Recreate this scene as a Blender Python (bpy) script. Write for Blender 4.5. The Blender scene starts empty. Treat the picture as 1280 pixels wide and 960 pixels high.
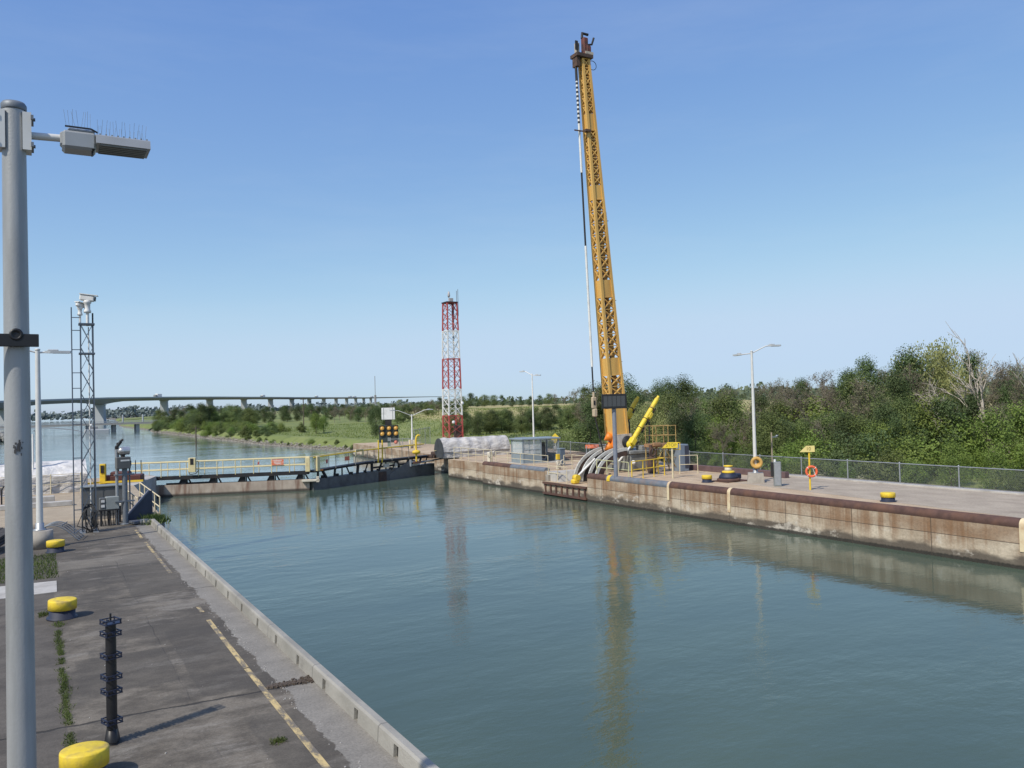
import bpy, math, random
from mathutils import Vector, Matrix, Quaternion
from math import sin, cos, pi, radians, atan2, sqrt, tan

scene = bpy.context.scene
COL = scene.collection
R = random.Random(7)

# ------------------------------------------------------------------ materials
MATS = {}
def mat(name, col, rough=.7, metal=0., var=.15, scale=3., bump=0., bscale=20., dark=None, dscale=1.2, damt=.0, streak=False, spec=.5):
    """procedural painted / metal / stone surface: base colour broken by two noises, optional stain colour, bump"""
    if name in MATS: return MATS[name]
    m = bpy.data.materials.new(name); m.use_nodes = True
    nt = m.node_tree; N = nt.nodes; L = nt.links
    b = N['Principled BSDF']
    tc = N.new('ShaderNodeTexCoord')
    mp = N.new('ShaderNodeMapping'); L.new(tc.outputs['Object'], mp.inputs[0])
    if streak: mp.inputs['Scale'].default_value = (1, 1, .12)
    n1 = N.new('ShaderNodeTexNoise'); n1.inputs['Scale'].default_value = scale; n1.inputs['Detail'].default_value = 6
    L.new(mp.outputs[0], n1.inputs['Vector'])
    rmp = N.new('ShaderNodeMapRange'); L.new(n1.outputs[0], rmp.inputs[0])
    rmp.inputs[1].default_value = .25; rmp.inputs[2].default_value = .75
    rmp.inputs[3].default_value = 1 - var; rmp.inputs[4].default_value = 1 + var
    mul = N.new('ShaderNodeMix'); mul.data_type = 'RGBA'; mul.blend_type = 'MULTIPLY'; mul.inputs[0].default_value = 1
    mul.inputs[6].default_value = (*col, 1); L.new(rmp.outputs[0], mul.inputs[7])
    out = mul.outputs[2]
    if dark is not None and damt > 0:
        n2 = N.new('ShaderNodeTexNoise'); n2.inputs['Scale'].default_value = dscale; n2.inputs['Detail'].default_value = 8
        L.new(mp.outputs[0], n2.inputs['Vector'])
        r2 = N.new('ShaderNodeMapRange'); L.new(n2.outputs[0], r2.inputs[0])
        r2.inputs[1].default_value = .48; r2.inputs[2].default_value = .68; r2.inputs[3].default_value = 0; r2.inputs[4].default_value = damt
        mx = N.new('ShaderNodeMix'); mx.data_type = 'RGBA'
        L.new(r2.outputs[0], mx.inputs[0]); L.new(out, mx.inputs[6]); mx.inputs[7].default_value = (*dark, 1)
        out = mx.outputs[2]
    L.new(out, b.inputs['Base Color'])
    b.inputs['Roughness'].default_value = rough; b.inputs['Metallic'].default_value = metal
    b.inputs['Specular IOR Level'].default_value = spec
    if bump > 0:
        n3 = N.new('ShaderNodeTexNoise'); n3.inputs['Scale'].default_value = bscale; n3.inputs['Detail'].default_value = 5
        L.new(tc.outputs['Object'], n3.inputs['Vector'])
        bp = N.new('ShaderNodeBump'); bp.inputs['Strength'].default_value = bump; bp.inputs['Distance'].default_value = .02
        L.new(n3.outputs[0], bp.inputs['Height']); L.new(bp.outputs[0], b.inputs['Normal'])
    MATS[name] = m
    return m

class NT:
    """small helper to write node maths compactly"""
    def __init__(s, name):
        s.m = bpy.data.materials.new(name); s.m.use_nodes = True
        s.t = s.m.node_tree; s.N = s.t.nodes; s.L = s.t.links; s.b = s.N['Principled BSDF']
        g = s.N.new('ShaderNodeNewGeometry'); s.pos = g.outputs['Position']; s.nrm = g.outputs['Normal']; s.rnd = g.outputs['Random Per Island']
        sp = s.N.new('ShaderNodeSeparateXYZ'); s.L.new(s.pos, sp.inputs[0]); s.x, s.y, s.z = sp.outputs
    def _in(s, sock, v):
        if hasattr(v, 'is_output'): s.L.new(v, sock)
        else: sock.default_value = v
    def math(s, op, a, b=0., clamp=False):
        n = s.N.new('ShaderNodeMath'); n.operation = op; n.use_clamp = clamp
        s._in(n.inputs[0], a); s._in(n.inputs[1], b); return n.outputs[0]
    def noise(s, scale, detail=5., sc=(1, 1, 1), rough=.55, off=(0, 0, 0)):
        mp = s.N.new('ShaderNodeMapping'); s.L.new(s.pos, mp.inputs[0]); mp.inputs['Scale'].default_value = sc; mp.inputs['Location'].default_value = off
        n = s.N.new('ShaderNodeTexNoise'); n.inputs['Scale'].default_value = scale; n.inputs['Detail'].default_value = detail; n.inputs['Roughness'].default_value = rough
        s.L.new(mp.outputs[0], n.inputs['Vector']); return n.outputs[0]
    def ramp(s, v, a, b, lo=0., hi=1.):
        n = s.N.new('ShaderNodeMapRange'); n.interpolation_type = 'SMOOTHSTEP'; s._in(n.inputs[0], v)
        n.inputs[1].default_value = a; n.inputs[2].default_value = b; n.inputs[3].default_value = lo; n.inputs[4].default_value = hi
        return n.outputs[0]
    def mix(s, f, a, b, mode='MIX'):
        n = s.N.new('ShaderNodeMix'); n.data_type = 'RGBA'; n.blend_type = mode
        s._in(n.inputs[0], f)
        for k, v in ((6, a), (7, b)):
            if isinstance(v, tuple): n.inputs[k].default_value = (*v, 1)
            else: s.L.new(v, n.inputs[k])
        return n.outputs[2]
    def bump(s, h, strength, dist):
        bp = s.N.new('ShaderNodeBump'); bp.inputs['Strength'].default_value = strength; bp.inputs['Distance'].default_value = dist
        s.L.new(h, bp.inputs['Height']); return bp.outputs[0]
    def done(s, col, rough, normal=None):
        s._in(s.b.inputs['Base Color'], (*col, 1) if isinstance(col, tuple) else col)
        s._in(s.b.inputs['Roughness'], rough)
        if normal is not None: s.L.new(normal, s.b.inputs['Normal'])
        return s.m

# ------------------------------------------------------------------ mesh builder
class MB:
    def __init__(s): s.v = []; s.f = []; s.sm = []
    def add(s, vs, fs, smooth=False):
        o = len(s.v); s.v += [tuple(v) for v in vs]
        for f in fs: s.f.append(tuple(i + o for i in f)); s.sm.append(smooth)
        return s
    def box(s, c, d, rz=0., M=None, bev=0.):
        x, y, z = d[0] / 2, d[1] / 2, d[2] / 2
        if bev > 0:
            b = min(bev, x * .9, y * .9, z * .9); vs = []; idx = {}
            for sx in (-1, 1):
                for sy in (-1, 1):
                    for sz in (-1, 1):
                        for ax in range(3):
                            p = [sx * (x - b), sy * (y - b), sz * (z - b)]
                            p[ax] = (sx * x, sy * y, sz * z)[ax]
                            idx[(sx, sy, sz, ax)] = len(vs); vs.append(Vector(p))
            fs = []
            S = (-1, 1)
            for q in S:
                fs.append([idx[(q, a, c2, 0)] for a, c2 in ((-1, -1), (1, -1), (1, 1), (-1, 1))][::(1 if q > 0 else -1)])
                fs.append([idx[(a, q, c2, 1)] for a, c2 in ((-1, -1), (-1, 1), (1, 1), (1, -1))][::(1 if q > 0 else -1)])
                fs.append([idx[(a, c2, q, 2)] for a, c2 in ((-1, -1), (1, -1), (1, 1), (-1, 1))][::(1 if q > 0 else -1)])
            for a in S:
                for c2 in S:
                    fs.append([idx[(a, c2, -1, 0)], idx[(a, c2, 1, 0)], idx[(a, c2, 1, 1)], idx[(a, c2, -1, 1)]])
                    fs.append([idx[(a, -1, c2, 0)], idx[(a, 1, c2, 0)], idx[(a, 1, c2, 2)], idx[(a, -1, c2, 2)]])
                    fs.append([idx[(-1, a, c2, 1)], idx[(1, a, c2, 1)], idx[(1, a, c2, 2)], idx[(-1, a, c2, 2)]])
                    for e in S: fs.append([idx[(a, c2, e, 0)], idx[(a, c2, e, 1)], idx[(a, c2, e, 2)]])
        else:
            vs = [Vector((i * x, j * y, k * z)) for i in (-1, 1) for j in (-1, 1) for k in (-1, 1)]
            fs = [(0, 1, 3, 2), (4, 6, 7, 5), (0, 4, 5, 1), (2, 3, 7, 6), (0, 2, 6, 4), (1, 5, 7, 3)]
        T = Matrix.Translation(c) @ (M.to_4x4() if M else Matrix.Rotation(rz, 4, 'Z'))
        return s.add([T @ v for v in vs], fs)
    def beam(s, p, q, w, h=None, up=(0, 0, 1)):
        """square bar from p to q"""
        p, q = Vector(p), Vector(q); d = q - p; l = d.length
        if l < 1e-6: return s
        d = d / l; u = Vector(up)
        if abs(d.dot(u)) > .98: u = Vector((0, 1, 0))
        a = d.cross(u).normalized(); b = a.cross(d)
        M = Matrix((d, a, b)).transposed()
        return s.box((p + q) / 2, (l, w, h or w), M=M)
    def tube(s, pts, r, n=8, caps=True, smooth=True):
        pts = [Vector(p) for p in pts]
        rs = r if isinstance(r, (list, tuple)) else [r] * len(pts)
        o = []; prev = None
        for i, p in enumerate(pts):
            d = (pts[min(i + 1, len(pts) - 1)] - pts[max(i - 1, 0)]).normalized()
            if prev is None:
                u = Vector((0, 0, 1)) if abs(d.z) < .9 else Vector((0, 1, 0))
                a = d.cross(u).normalized()
            else:
                a = (prev - d * prev.dot(d)).normalized()
            prev = a; b = d.cross(a)
            o.append([p + (a * cos(2 * pi * k / n) + b * sin(2 * pi * k / n)) * rs[i] for k in range(n)])
        vs = [v for ring in o for v in ring]; fs = []
        for i in range(len(pts) - 1):
            for k in range(n):
                k2 = (k + 1) % n
                fs.append((i * n + k, i * n + k2, (i + 1) * n + k2, (i + 1) * n + k))
        s.add(vs, fs, smooth)
        if caps:
            m = len(pts) - 1
            s.add(o[0], [tuple(range(n))[::-1]]); s.add(o[m], [tuple(range(n))])
        return s
    def lathe(s, prof, c=(0, 0, 0), n=24, M=None, smooth=True):
        vs = []; fs = []
        for (r, z) in prof:
            for k in range(n): vs.append(Vector((r * cos(2 * pi * k / n), r * sin(2 * pi * k / n), z)))
        for i in range(len(prof) - 1):
            for k in range(n):
                k2 = (k + 1) % n
                fs.append((i * n + k, i * n + k2, (i + 1) * n + k2, (i + 1) * n + k))
        fs2 = [tuple(range(n))[::-1], tuple((len(prof) - 1) * n + k for k in range(n))]
        T = Matrix.Translation(c) @ (M.to_4x4() if M else Matrix.Identity(4))
        vs = [T @ v for v in vs]
        s.add(vs, fs, smooth)
        o = len(s.v) - len(vs)
        for f in fs2: s.f.append(tuple(i + o for i in f)); s.sm.append(False)
        return s
    def prism(s, poly, z0, z1, M=None, c=(0, 0, 0)):
        n = len(poly); T = Matrix.Translation(c) @ (M.to_4x4() if M else Matrix.Identity(4))
        vs = [T @ Vector((x, y, z0)) for x, y in poly] + [T @ Vector((x, y, z1)) for x, y in poly]
        fs = [tuple(range(n))[::-1], tuple(range(n, 2 * n))] + [(i, (i + 1) % n, n + (i + 1) % n, n + i) for i in range(n)]
        return s.add(vs, fs)
    def torus(s, c, R_, r, axis='Z', n=28, m=10, M=None):
        vs = []; fs = []
        for i in range(n):
            a = 2 * pi * i / n
            for j in range(m):
                b = 2 * pi * j / m
                vs.append(Vector(((R_ + r * cos(b)) * cos(a), (R_ + r * cos(b)) * sin(a), r * sin(b))))
        for i in range(n):
            for j in range(m):
                i2, j2 = (i + 1) % n, (j + 1) % m
                fs.append((i * m + j, i2 * m + j, i2 * m + j2, i * m + j2))
        T = Matrix.Translation(c) @ (M.to_4x4() if M else Matrix.Identity(4))
        return s.add([T @ v for v in vs], fs, True)
    def build(s, name, material, parent=None, **props):
        me = bpy.data.meshes.new(name); me.from_pydata(s.v, [], s.f)
        me.polygons.foreach_set('use_smooth', s.sm); me.update()
        for mm in (material if isinstance(material, (list, tuple)) else [material]): me.materials.append(mm)
        o = bpy.data.objects.new(name, me); COL.objects.link(o)
        if parent is not None: o.parent = parent
        for k, v in props.items(): o[k] = v
        return o

ROTX90 = Matrix.Rotation(pi / 2, 3, 'X'); ROTY90 = Matrix.Rotation(pi / 2, 3, 'Y')

def thing(name, label, cat, loc=(0, 0, 0), rz=0., group=None):
    o = bpy.data.objects.new(name, None); COL.objects.link(o)
    o.empty_display_size = .2
    o.location = (tuple(loc) + (0., 0., 0.))[:3]; o.rotation_euler = (0, 0, rz)
    return tag(o, label, cat, group)
def tag(o, label, cat, group=None):
    o['label'] = label; o['category'] = cat
    if group: o['group'] = group
    return o
def struct(o): o['kind'] = 'structure'; return o
def stuff(o, label=None, cat=None):
    o['kind'] = 'stuff'
    if label: o['label'] = label; o['category'] = cat
    return o
def kids(o): return [c for c in o.children]
def dup(root, loc, rz=0., label=None, group=None, scale=None):
    r = root.copy(); COL.objects.link(r); r.location = loc; r.rotation_euler = (0, 0, rz)
    if label: r['label'] = label
    if group: r['group'] = group
    if scale: r.scale = scale
    for ch in kids(root):
        c = ch.copy(); COL.objects.link(c); c.parent = r
        for gch in kids(ch):
            d = gch.copy(); COL.objects.link(d); d.parent = c
    return r
def polar(az, r): return r * sin(radians(az)), r * cos(radians(az))
def text_mesh(txt, size, material, name, parent, M, depth=.004, bold=.0):
    cu = bpy.data.curves.new(name, 'FONT'); cu.body = txt; cu.size = size; cu.extrude = depth; cu.offset = bold
    cu.align_x = 'CENTER'; cu.align_y = 'CENTER'
    o = bpy.data.objects.new(name, cu); COL.objects.link(o)
    dg = bpy.context.evaluated_depsgraph_get()
    me = bpy.data.meshes.new_from_object(o.evaluated_get(dg)); me.transform(M)
    bpy.data.objects.remove(o)
    me.name = name; me.materials.clear(); me.materials.append(material)
    q = bpy.data.objects.new(name, me); COL.objects.link(q); q.parent = parent
    return q

# palette
galv = mat('galvanised_steel', (.36, .38, .40), .45, .55, .12, 6)
galv_dark = mat('weathered_grey_steel', (.17, .19, .215), .55, .35, .2, 8)
alu = mat('painted_lamp_pole', (.35, .36, .365), .45, .25, .14, 14, .12, 60, dark=(.19, .19, .185), dscale=5, damt=.5, streak=True)
alu_pale = mat('pale_lamp_pole', (.62, .62, .6), .5, .1, .08, 4)
black = mat('black_paint', (.012, .012, .014), .45, 0, .3, 6)
blackm = mat('matt_black_steel', (.02, .02, .023), .6, .2, .35, 5, dark=(.05, .035, .025), damt=.5)
navy = mat('navy_paint', (.015, .022, .05), .6, 0, .3, 5, dark=(.05, .045, .04), damt=.4)
yel = mat('yellow_paint', (.72, .50, .035), .55, 0, .12, 6, dark=(.35, .22, .05), dscale=3, damt=.45)
yel_bright = mat('fresh_yellow_paint', (.76, .58, .04), .55, 0, .14, 5, dark=(.42, .27, .06), dscale=3.5, damt=.6)
rail_pale = mat('faded_yellow_rail_paint', (.68, .59, .33), .6, 0, .15, 6, dark=(.3, .18, .09), dscale=6, damt=.4)
cream_rail = mat('cream_rail_paint', (.62, .55, .38), .6, 0, .15, 6, dark=(.3, .2, .1), dscale=6, damt=.5)
boom_y = mat('ochre_boom_paint', (.65, .39, .105), .55, 0, .12, 3, dark=(.38, .18, .05), dscale=2.2, damt=.4, streak=True)
white_p = mat('white_paint', (.72, .72, .70), .5, 0, .06, 5, dark=(.4, .38, .34), dscale=2, damt=.35)
cream_p = mat('cream_steel_paint', (.62, .57, .47), .6, 0, .1, 4, dark=(.28, .2, .14), dscale=2.2, damt=.5)
red_p = mat('red_paint', (.42, .075, .068), .55, 0, .15, 3, dark=(.45, .2, .15), dscale=1.5, damt=.5)
orange_p = mat('orange_paint', (.75, .22, .02), .5, 0, .1, 4)
orange_sign = mat('orange_sign_sheet', (.70, .16, .07), .5, 0, .1, 9, dark=(.75, .5, .4), dscale=14, damt=.7)
rust = mat('rusty_steel', (.095, .052, .042), .85, .1, .3, 4, .3, 25, dark=(.16, .08, .05), dscale=1.5, damt=.6)
rust_dark = mat('dark_rusty_steel', (.075, .05, .042), .8, .2, .3, 4, .3, 25, dark=(.16, .085, .05), dscale=2, damt=.6)
bluegrey = mat('bluegrey_coping_paint', (.15, .17, .20), .7, .1, .2, 4, dark=(.2, .13, .09), dscale=2, damt=.5)
conc = mat('weathered_concrete', (.34, .31, .27), .9, 0, .18, 4, .35, 30, dark=(.15, .13, .11), dscale=1.4, damt=.6)
conc_pale = mat('pale_concrete', (.44, .42, .39), .9, 0, .12, 5, .3, 30, dark=(.24, .22, .2), dscale=1.5, damt=.55)
cabinet = mat('grey_cabinet_paint', (.115, .12, .12), .55, .1, .12, 4, dark=(.07, .07, .07), dscale=2, damt=.5)
cabinet2 = mat('mid_grey_paint', (.22, .24, .24), .5, .1, .1, 4)
slate = mat('slate_blue_sheet', (.055, .06, .085), .6, .1, .18, 2, dark=(.03, .03, .04), dscale=1.5, damt=.6)
glass_dark = mat('dark_glass', (.03, .035, .04), .12, 0, .1, 3)
booth_blue = mat('bluegrey_booth_paint', (.24, .29, .32), .5, .1, .1, 4)
bark = mat('tree_bark', (.10, .08, .06), .9, 0, .3, 9, .5, 30)
bark_pale = mat('bleached_dead_wood', (.42, .37, .31), .9, 0, .2, 9, .4, 30)
twig_m = mat('grey_brown_twigs', (.20, .165, .135), .9, 0, .25, 6)
rubber = mat('black_cable_rubber', (.02, .02, .02), .6, 0, .2, 5)

def tarp_mat(name, top, low):
    t = NT(name)
    n = t.noise(1.6, 6, (1, 1, 2.2)); n2 = t.noise(7, 4)
    c = t.mix(t.ramp(n, .35, .7), top, low)
    hgt = t.math('ADD', n, t.math('MULTIPLY', n2, .25))
    return t.done(c, .6, t.bump(hgt, .9, .18))
tarp_w = tarp_mat('white_tarpaulin', (.68, .66, .64), (.46, .45, .44))
tarp_g = tarp_mat('grey_tarpaulin', (.52, .49, .46), (.34, .32, .30))

# ------------------------------------------------------------------ world, sun, camera
SUN_EL = 47.; SUN_DIR = Vector((-.93, -.37, 0)).normalized() * cos(radians(SUN_EL)) + Vector((0, 0, sin(radians(SUN_EL))))
w = bpy.data.worlds.new('World'); scene.world = w; w.use_nodes = True
wn = w.node_tree.nodes; wl = w.node_tree.links
sky = wn.new('ShaderNodeTexSky'); sky.sky_type = 'NISHITA'; sky.sun_disc = False
sky.sun_elevation = radians(SUN_EL); sky.sun_rotation = atan2(SUN_DIR.x, SUN_DIR.y)
sky.altitude = 100; sky.air_density = .5; sky.dust_density = 1.0; sky.ozone_density = 6
# hazy summer sky: flatten the clear-sky gradient channel by channel
sep = wn.new('ShaderNodeSeparateColor'); cmb = wn.new('ShaderNodeCombineColor'); wl.new(sky.outputs[0], sep.inputs[0])
for i, (e_, k_, cap_, ds_) in enumerate(((.92, 2.06, 3.55, 1.1), (.74, 2.16, 4.6, 1.4), (.30, 3.5, 5.95, .9))):
    pw = wn.new('ShaderNodeMath'); pw.operation = 'POWER'; pw.inputs[1].default_value = e_
    ml = wn.new('ShaderNodeMath'); ml.operation = 'MULTIPLY'; ml.inputs[1].default_value = k_
    wl.new(sep.outputs[i], pw.inputs[0]); wl.new(pw.outputs[0], ml.inputs[0]); sm_ = wn.new('ShaderNodeMath'); sm_.operation = 'SMOOTH_MIN'; sm_.inputs[1].default_value = cap_; sm_.inputs[2].default_value = ds_; wl.new(ml.outputs[0], sm_.inputs[0]); wl.new(sm_.outputs[0], cmb.inputs[i])
wtc = wn.new('ShaderNodeTexCoord'); wmp = wn.new('ShaderNodeMapping'); wmp.inputs['Scale'].default_value = (1.2, 1.2, 7); wl.new(wtc.outputs['Generated'], wmp.inputs[0])
wnz = wn.new('ShaderNodeTexNoise'); wnz.inputs['Scale'].default_value = 2.2; wnz.inputs['Detail'].default_value = 7; wnz.inputs['Roughness'].default_value = .62; wl.new(wmp.outputs[0], wnz.inputs['Vector'])
wmr = wn.new('ShaderNodeMapRange'); wmr.inputs[1].default_value = .46; wmr.inputs[2].default_value = .78; wmr.inputs[3].default_value = 0; wmr.inputs[4].default_value = .09; wl.new(wnz.outputs[0], wmr.inputs[0])
wmx = wn.new('ShaderNodeMix'); wmx.data_type = 'RGBA'; wl.new(wmr.outputs[0], wmx.inputs[0]); wl.new(cmb.outputs[0], wmx.inputs[6]); wmx.inputs[7].default_value = (4.6, 5.1, 5.7, 1)
wl.new(wmx.outputs[2], wn['Background'].inputs[0]); wn['Background'].inputs[1].default_value = .15
sl = bpy.data.lights.new('sun', 'SUN'); sl.energy = 4.1; sl.angle = radians(1.0); sl.color = (1, .93, .82)
so = bpy.data.objects.new('sun', sl); COL.objects.link(so)
so.rotation_euler = (-SUN_DIR).to_track_quat('-Z', 'Y').to_euler(); so.location = (-40, -20, 60)

YAW, PITCH, ROLL, EYE = radians(30.0414), radians(1.3), radians(1.5), 4.6
fw = Vector((sin(YAW) * cos(PITCH), cos(YAW) * cos(PITCH), sin(PITCH)))
rt = Vector((cos(YAW), -sin(YAW), 0)); up = rt.cross(fw)
RT = rt * cos(ROLL) - up * sin(ROLL); UP = rt * sin(ROLL) + up * cos(ROLL)
cam = bpy.data.cameras.new('camera'); cam.sensor_width = 36; cam.lens = 36 * 1030 / 1280; cam.clip_end = 20000; cam.clip_start = .1
co = bpy.data.objects.new('camera', cam); COL.objects.link(co)
co.matrix_world = Matrix.Translation((0, 0, EYE)) @ Matrix((RT, UP, -fw)).transposed().to_4x4()
scene.camera = co
scene.view_settings.view_transform = 'Standard'; scene.view_settings.look = 'None'; scene.view_settings.exposure = 0

# ------------------------------------------------------------------ water
t = NT('canal_water')
n1 = t.noise(.9, 5, (1., 1.7, 1)); n2 = t.noise(.10, 2, (1, 2, 1)); n3 = t.noise(3.5, 3, (1, 1.6, 1))
h = t.math('ADD', t.math('MULTIPLY', n1, 1.), t.math('MULTIPLY', n3, .18))
n4 = t.noise(.035, 4, (1, 2.2, 1), .6, (9, 3, 0)); rip = t.math('MULTIPLY', h, t.math('MULTIPLY', t.ramp(n2, .3, .7, .4, 1.0), t.ramp(n4, .38, .62, .45, 1.35)))
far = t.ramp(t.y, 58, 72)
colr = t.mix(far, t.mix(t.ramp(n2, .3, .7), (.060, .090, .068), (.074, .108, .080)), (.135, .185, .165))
t.b.inputs['IOR'].default_value = 1.333
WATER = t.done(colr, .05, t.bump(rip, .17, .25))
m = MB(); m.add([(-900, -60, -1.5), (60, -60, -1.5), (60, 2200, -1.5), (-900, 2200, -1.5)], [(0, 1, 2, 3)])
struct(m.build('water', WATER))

# ------------------------------------------------------------------ terrain (one sheet to the horizon)
def ss(v): v = max(0., min(1., v)); return v * v * (3 - 2 * v)
SH = [(-100, 40), (60, 40), (100, 36.5), (107, 37.7), (144, 33.8), (275, 31), (300, 33), (414, 33), (800, 60), (1400, 300), (6000, 3000)]
def shore(y):
    for (a, xa), (b, xb) in zip(SH, SH[1:]):
        if y <= b: return xa + (xb - xa) * (y - a) / (b - a)
    return SH[-1][1]
def ground_z(x, y):
    d = x - shore(y)
    r = sqrt(x * x + y * y); az = math.degrees(atan2(x, y))
    if x < -14 and y > 200 or x < -60 or y > 700 and x < -10:       # far bank of the canal
        dl = max(-14 - x if y > 200 else 0, -60 - x, (y - 700) / 3 if y > 700 else 0)
        zl = -4 + 4.6 * ss(dl / 14)
        if d < 0: return zl
    if d < 0: return max(-4, -1.5 + d * .45)
    z = -1.5 + 1.5 * ss((d + .6) / 3.2) + 1.1 * ss((d - 3) / 40)
    hill = ss((az - 20) / 7) * ss((r - 112) / 45) * 2.3
    z += hill + (.8 * ss((d - 30) / 60) * (1 - ss((az - 20) / 7)))
    z -= 1.0 * (1 - ss((y - 55) / 30)) * ss(d / 5)                  # lower ground behind the near fence
    z += .25 * sin(x * .21 + 1.3 * sin(y * .07)) * sin(y * .17) * ss(d / 12) * (1 if r < 400 else .3)
    return z
xs = sorted(set([-8000, -3000, -1200, -500, -200, -120, -60, -46, -30, -22, -14, -6, 0] + list(range(4, 30, 8)) + [28 + i * 1.0 for i in range(34)] + [62 + 3 * i for i in range(40)] + [190, 230, 300, 400, 600, 1000, 2000, 4000, 9000]))
ys = sorted(set([-6000, -1500, -400, -150, -60, -20] + [i * 4 for i in range(0, 110)] + [440 + 20 * i for i in range(30)] + [1100, 1300, 1600, 2200, 3500, 6000, 12000]))
m = MB(); nx = len(xs)
m.add([(x, y, ground_z(x, y)) for y in ys for x in xs], [(j * nx + i, j * nx + i + 1, (j + 1) * nx + i + 1, (j + 1) * nx + i) for j in range(len(ys) - 1) for i in range(nx - 1)], True)
t = NT('meadow_ground')
a = t.noise(.05, 4); b = t.noise(.5, 6); c = t.noise(.018, 3, off=(40, 3, 0))
g1 = t.mix(t.ramp(a, .35, .65), (.155, .19, .05), (.20, .225, .072))
g1 = t.mix(t.ramp(b, .42, .72, 0, .6), g1, (.075, .11, .028))
tan_f = t.math('MULTIPLY', t.ramp(t.z, 1.6, 2.4), t.ramp(c, .28, .42))
g1 = t.mix(tan_f, g1, (.36, .31, .14))
bank = t.ramp(t.math('ADD', t.z, t.math('MULTIPLY', t.math('SUBTRACT', b, .5), .8)), -1.25, -1.0, 1, 0)
g1 = t.mix(bank, g1, t.mix(t.ramp(t.noise(2.5, 6), .35, .65), (.10, .085, .06), (.22, .20, .17)))
struct(m.build('ground', t.done(g1, .95, t.bump(b, .6, .3))))

# ------------------------------------------------------------------ quays
t = NT('quay_paving')
n_big = t.noise(.30, 8, (.9, 1.0, 1), .68); n_mid = t.noise(1.3, 12, (.8, 1.1, 1), .74); n_fine = t.noise(26, 8, (1, 1, 1), .75)
n_edge = t.noise(1.1, 8, (1, 1, 1), .7, (5, 9, 0))
asp = t.mix(t.ramp(n_mid, .36, .66), (.086, .072, .055), (.208, .180, .142))
asp = t.mix(t.ramp(n_big, .44, .58, 0, .75), asp, (.060, .052, .043))
asp = t.mix(t.ramp(t.noise(.5, 12, (.6, 1.3, 1), .76, (3, 1, 0)), .52, .64, 0, .7), asp, (.255, .232, .198))
asp = t.mix(t.ramp(t.noise(.8, 10, (1, .45, 1), .74, (8, 4, 0)), .55, .66, 0, .55), asp, (.05, .044, .037))
def patch(x0, x1, y0, y1, w=.05):
    wob = t.math('MULTIPLY', t.math('SUBTRACT', t.noise(2.5, 5, (1, 1, 1), .6, (x0, y0, 0)), .5), .22)
    xx = t.math('ADD', t.x, wob); yy = t.math('ADD', t.y, wob)
    return t.math('MULTIPLY', t.math('MULTIPLY', t.ramp(xx, x0, x0 + w), t.ramp(xx, x1, x1 + w, 1, 0)), t.math('MULTIPLY', t.ramp(yy, y0, y0 + w), t.ramp(yy, y1, y1 + w, 1, 0)))
for (x0, x1, y0, y1, cc_, f_) in ((2.25, 3.42, 14.1, 18.7, (.062, .054, .045), .55), (.55, 2.1, 15.2, 17.5, (.07, .061, .05), .5), (2.0, 3.45, 22.8, 27.5, (.075, .066, .054), .6), (2.6, 3.45, 9.6, 12.8, (.075, .066, .054), .5), (.5, 3.2, 27.8, 29.4, (.20, .178, .145), .5), (1.2, 3.0, 33.0, 35.3, (.065, .057, .047), .5)):
    asp = t.mix(t.math('MULTIPLY', patch(x0, x1, y0, y1), f_), asp, cc_)
strip = t.mix(t.ramp(n_mid, .3, .7), (.195, .182, .16), (.285, .265, .233))
strip = t.mix(t.ramp(t.noise(2.6, 8, (1, .6, 1), .7, (2, 8, 0)), .56, .7, 0, .6), strip, (.14, .128, .115))
xe = t.math('ADD', t.x, t.math('MULTIPLY', t.math('SUBTRACT', n_edge, .5), .55))
asp = t.mix(t.ramp(xe, 3.44, 3.47), asp, strip)
lft = t.mix(t.ramp(n_mid, .3, .7), (.068, .058, .048), (.135, .118, .098))
asp = t.mix(t.ramp(t.x, .33, .36, 1, 0), asp, lft)
tanc = t.mix(t.ramp(n_mid, .3, .7), (.34, .27, .19), (.46, .38, .27))
ye = t.math('ADD', t.y, t.math('MULTIPLY', t.math('SUBTRACT', n_edge, .5), 3.))
asp = t.mix(t.ramp(ye, 38.3, 41.0), asp, tanc)
def crack(x0, y0, slope, wdt, t=t, n_edge=n_edge):
    e = t.math('ADD', y0, t.math('MULTIPLY', t.math('SUBTRACT', t.x, x0), slope))
    e = t.math('ADD', e, t.math('MULTIPLY', t.math('SUBTRACT', t.noise(3, 4), .5), .22))
    return t.ramp(t.math('ABSOLUTE', t.math('SUBTRACT', t.y, e)), wdt * .5, wdt, 1, 0)
ck = t.math('MAXIMUM', crack(0, 13.95, -.03, .045), crack(0, 22.6, .05, .03))
ck = t.math('MAXIMUM', ck, crack(0, 29.5, .02, .03))
lg = t.ramp(t.math('ABSOLUTE', t.math('SUBTRACT', t.x, t.math('ADD', 2.02, t.math('MULTIPLY', t.noise(.9, 3), .15)))), .006, .016, 1, 0)
ck = t.math('MAXIMUM', ck, t.math('MULTIPLY', lg, t.ramp(n_big, .45, .6, 0, .45)))
asp = t.mix(t.math('MULTIPLY', ck, .85), asp, (.018, .016, .014))
spk = t.ramp(t.noise(38, 2), .70, .76)
asp = t.mix(t.math('MULTIPLY', spk, t.ramp(n_big, .4, .6, 0, .5)), asp, (.4, .38, .35))
asp = t.mix(t.ramp(n_fine, .40, .66, 0, .36), asp, (.03, .027, .024))
asp = t.mix(t.ramp(t.noise(55, 4, (1, 1, 1), .7, (1, 7, 0)), .58, .72, 0, .45), asp, (.30, .28, .25))
wallside = t.math('ABSOLUTE', t.nrm)
QUAY = t.done(asp, .92, t.bump(t.math('ADD', t.math('MULTIPLY', n_fine, .4), t.math('MULTIPLY', ck, -1.)), .5, .02))
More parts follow.
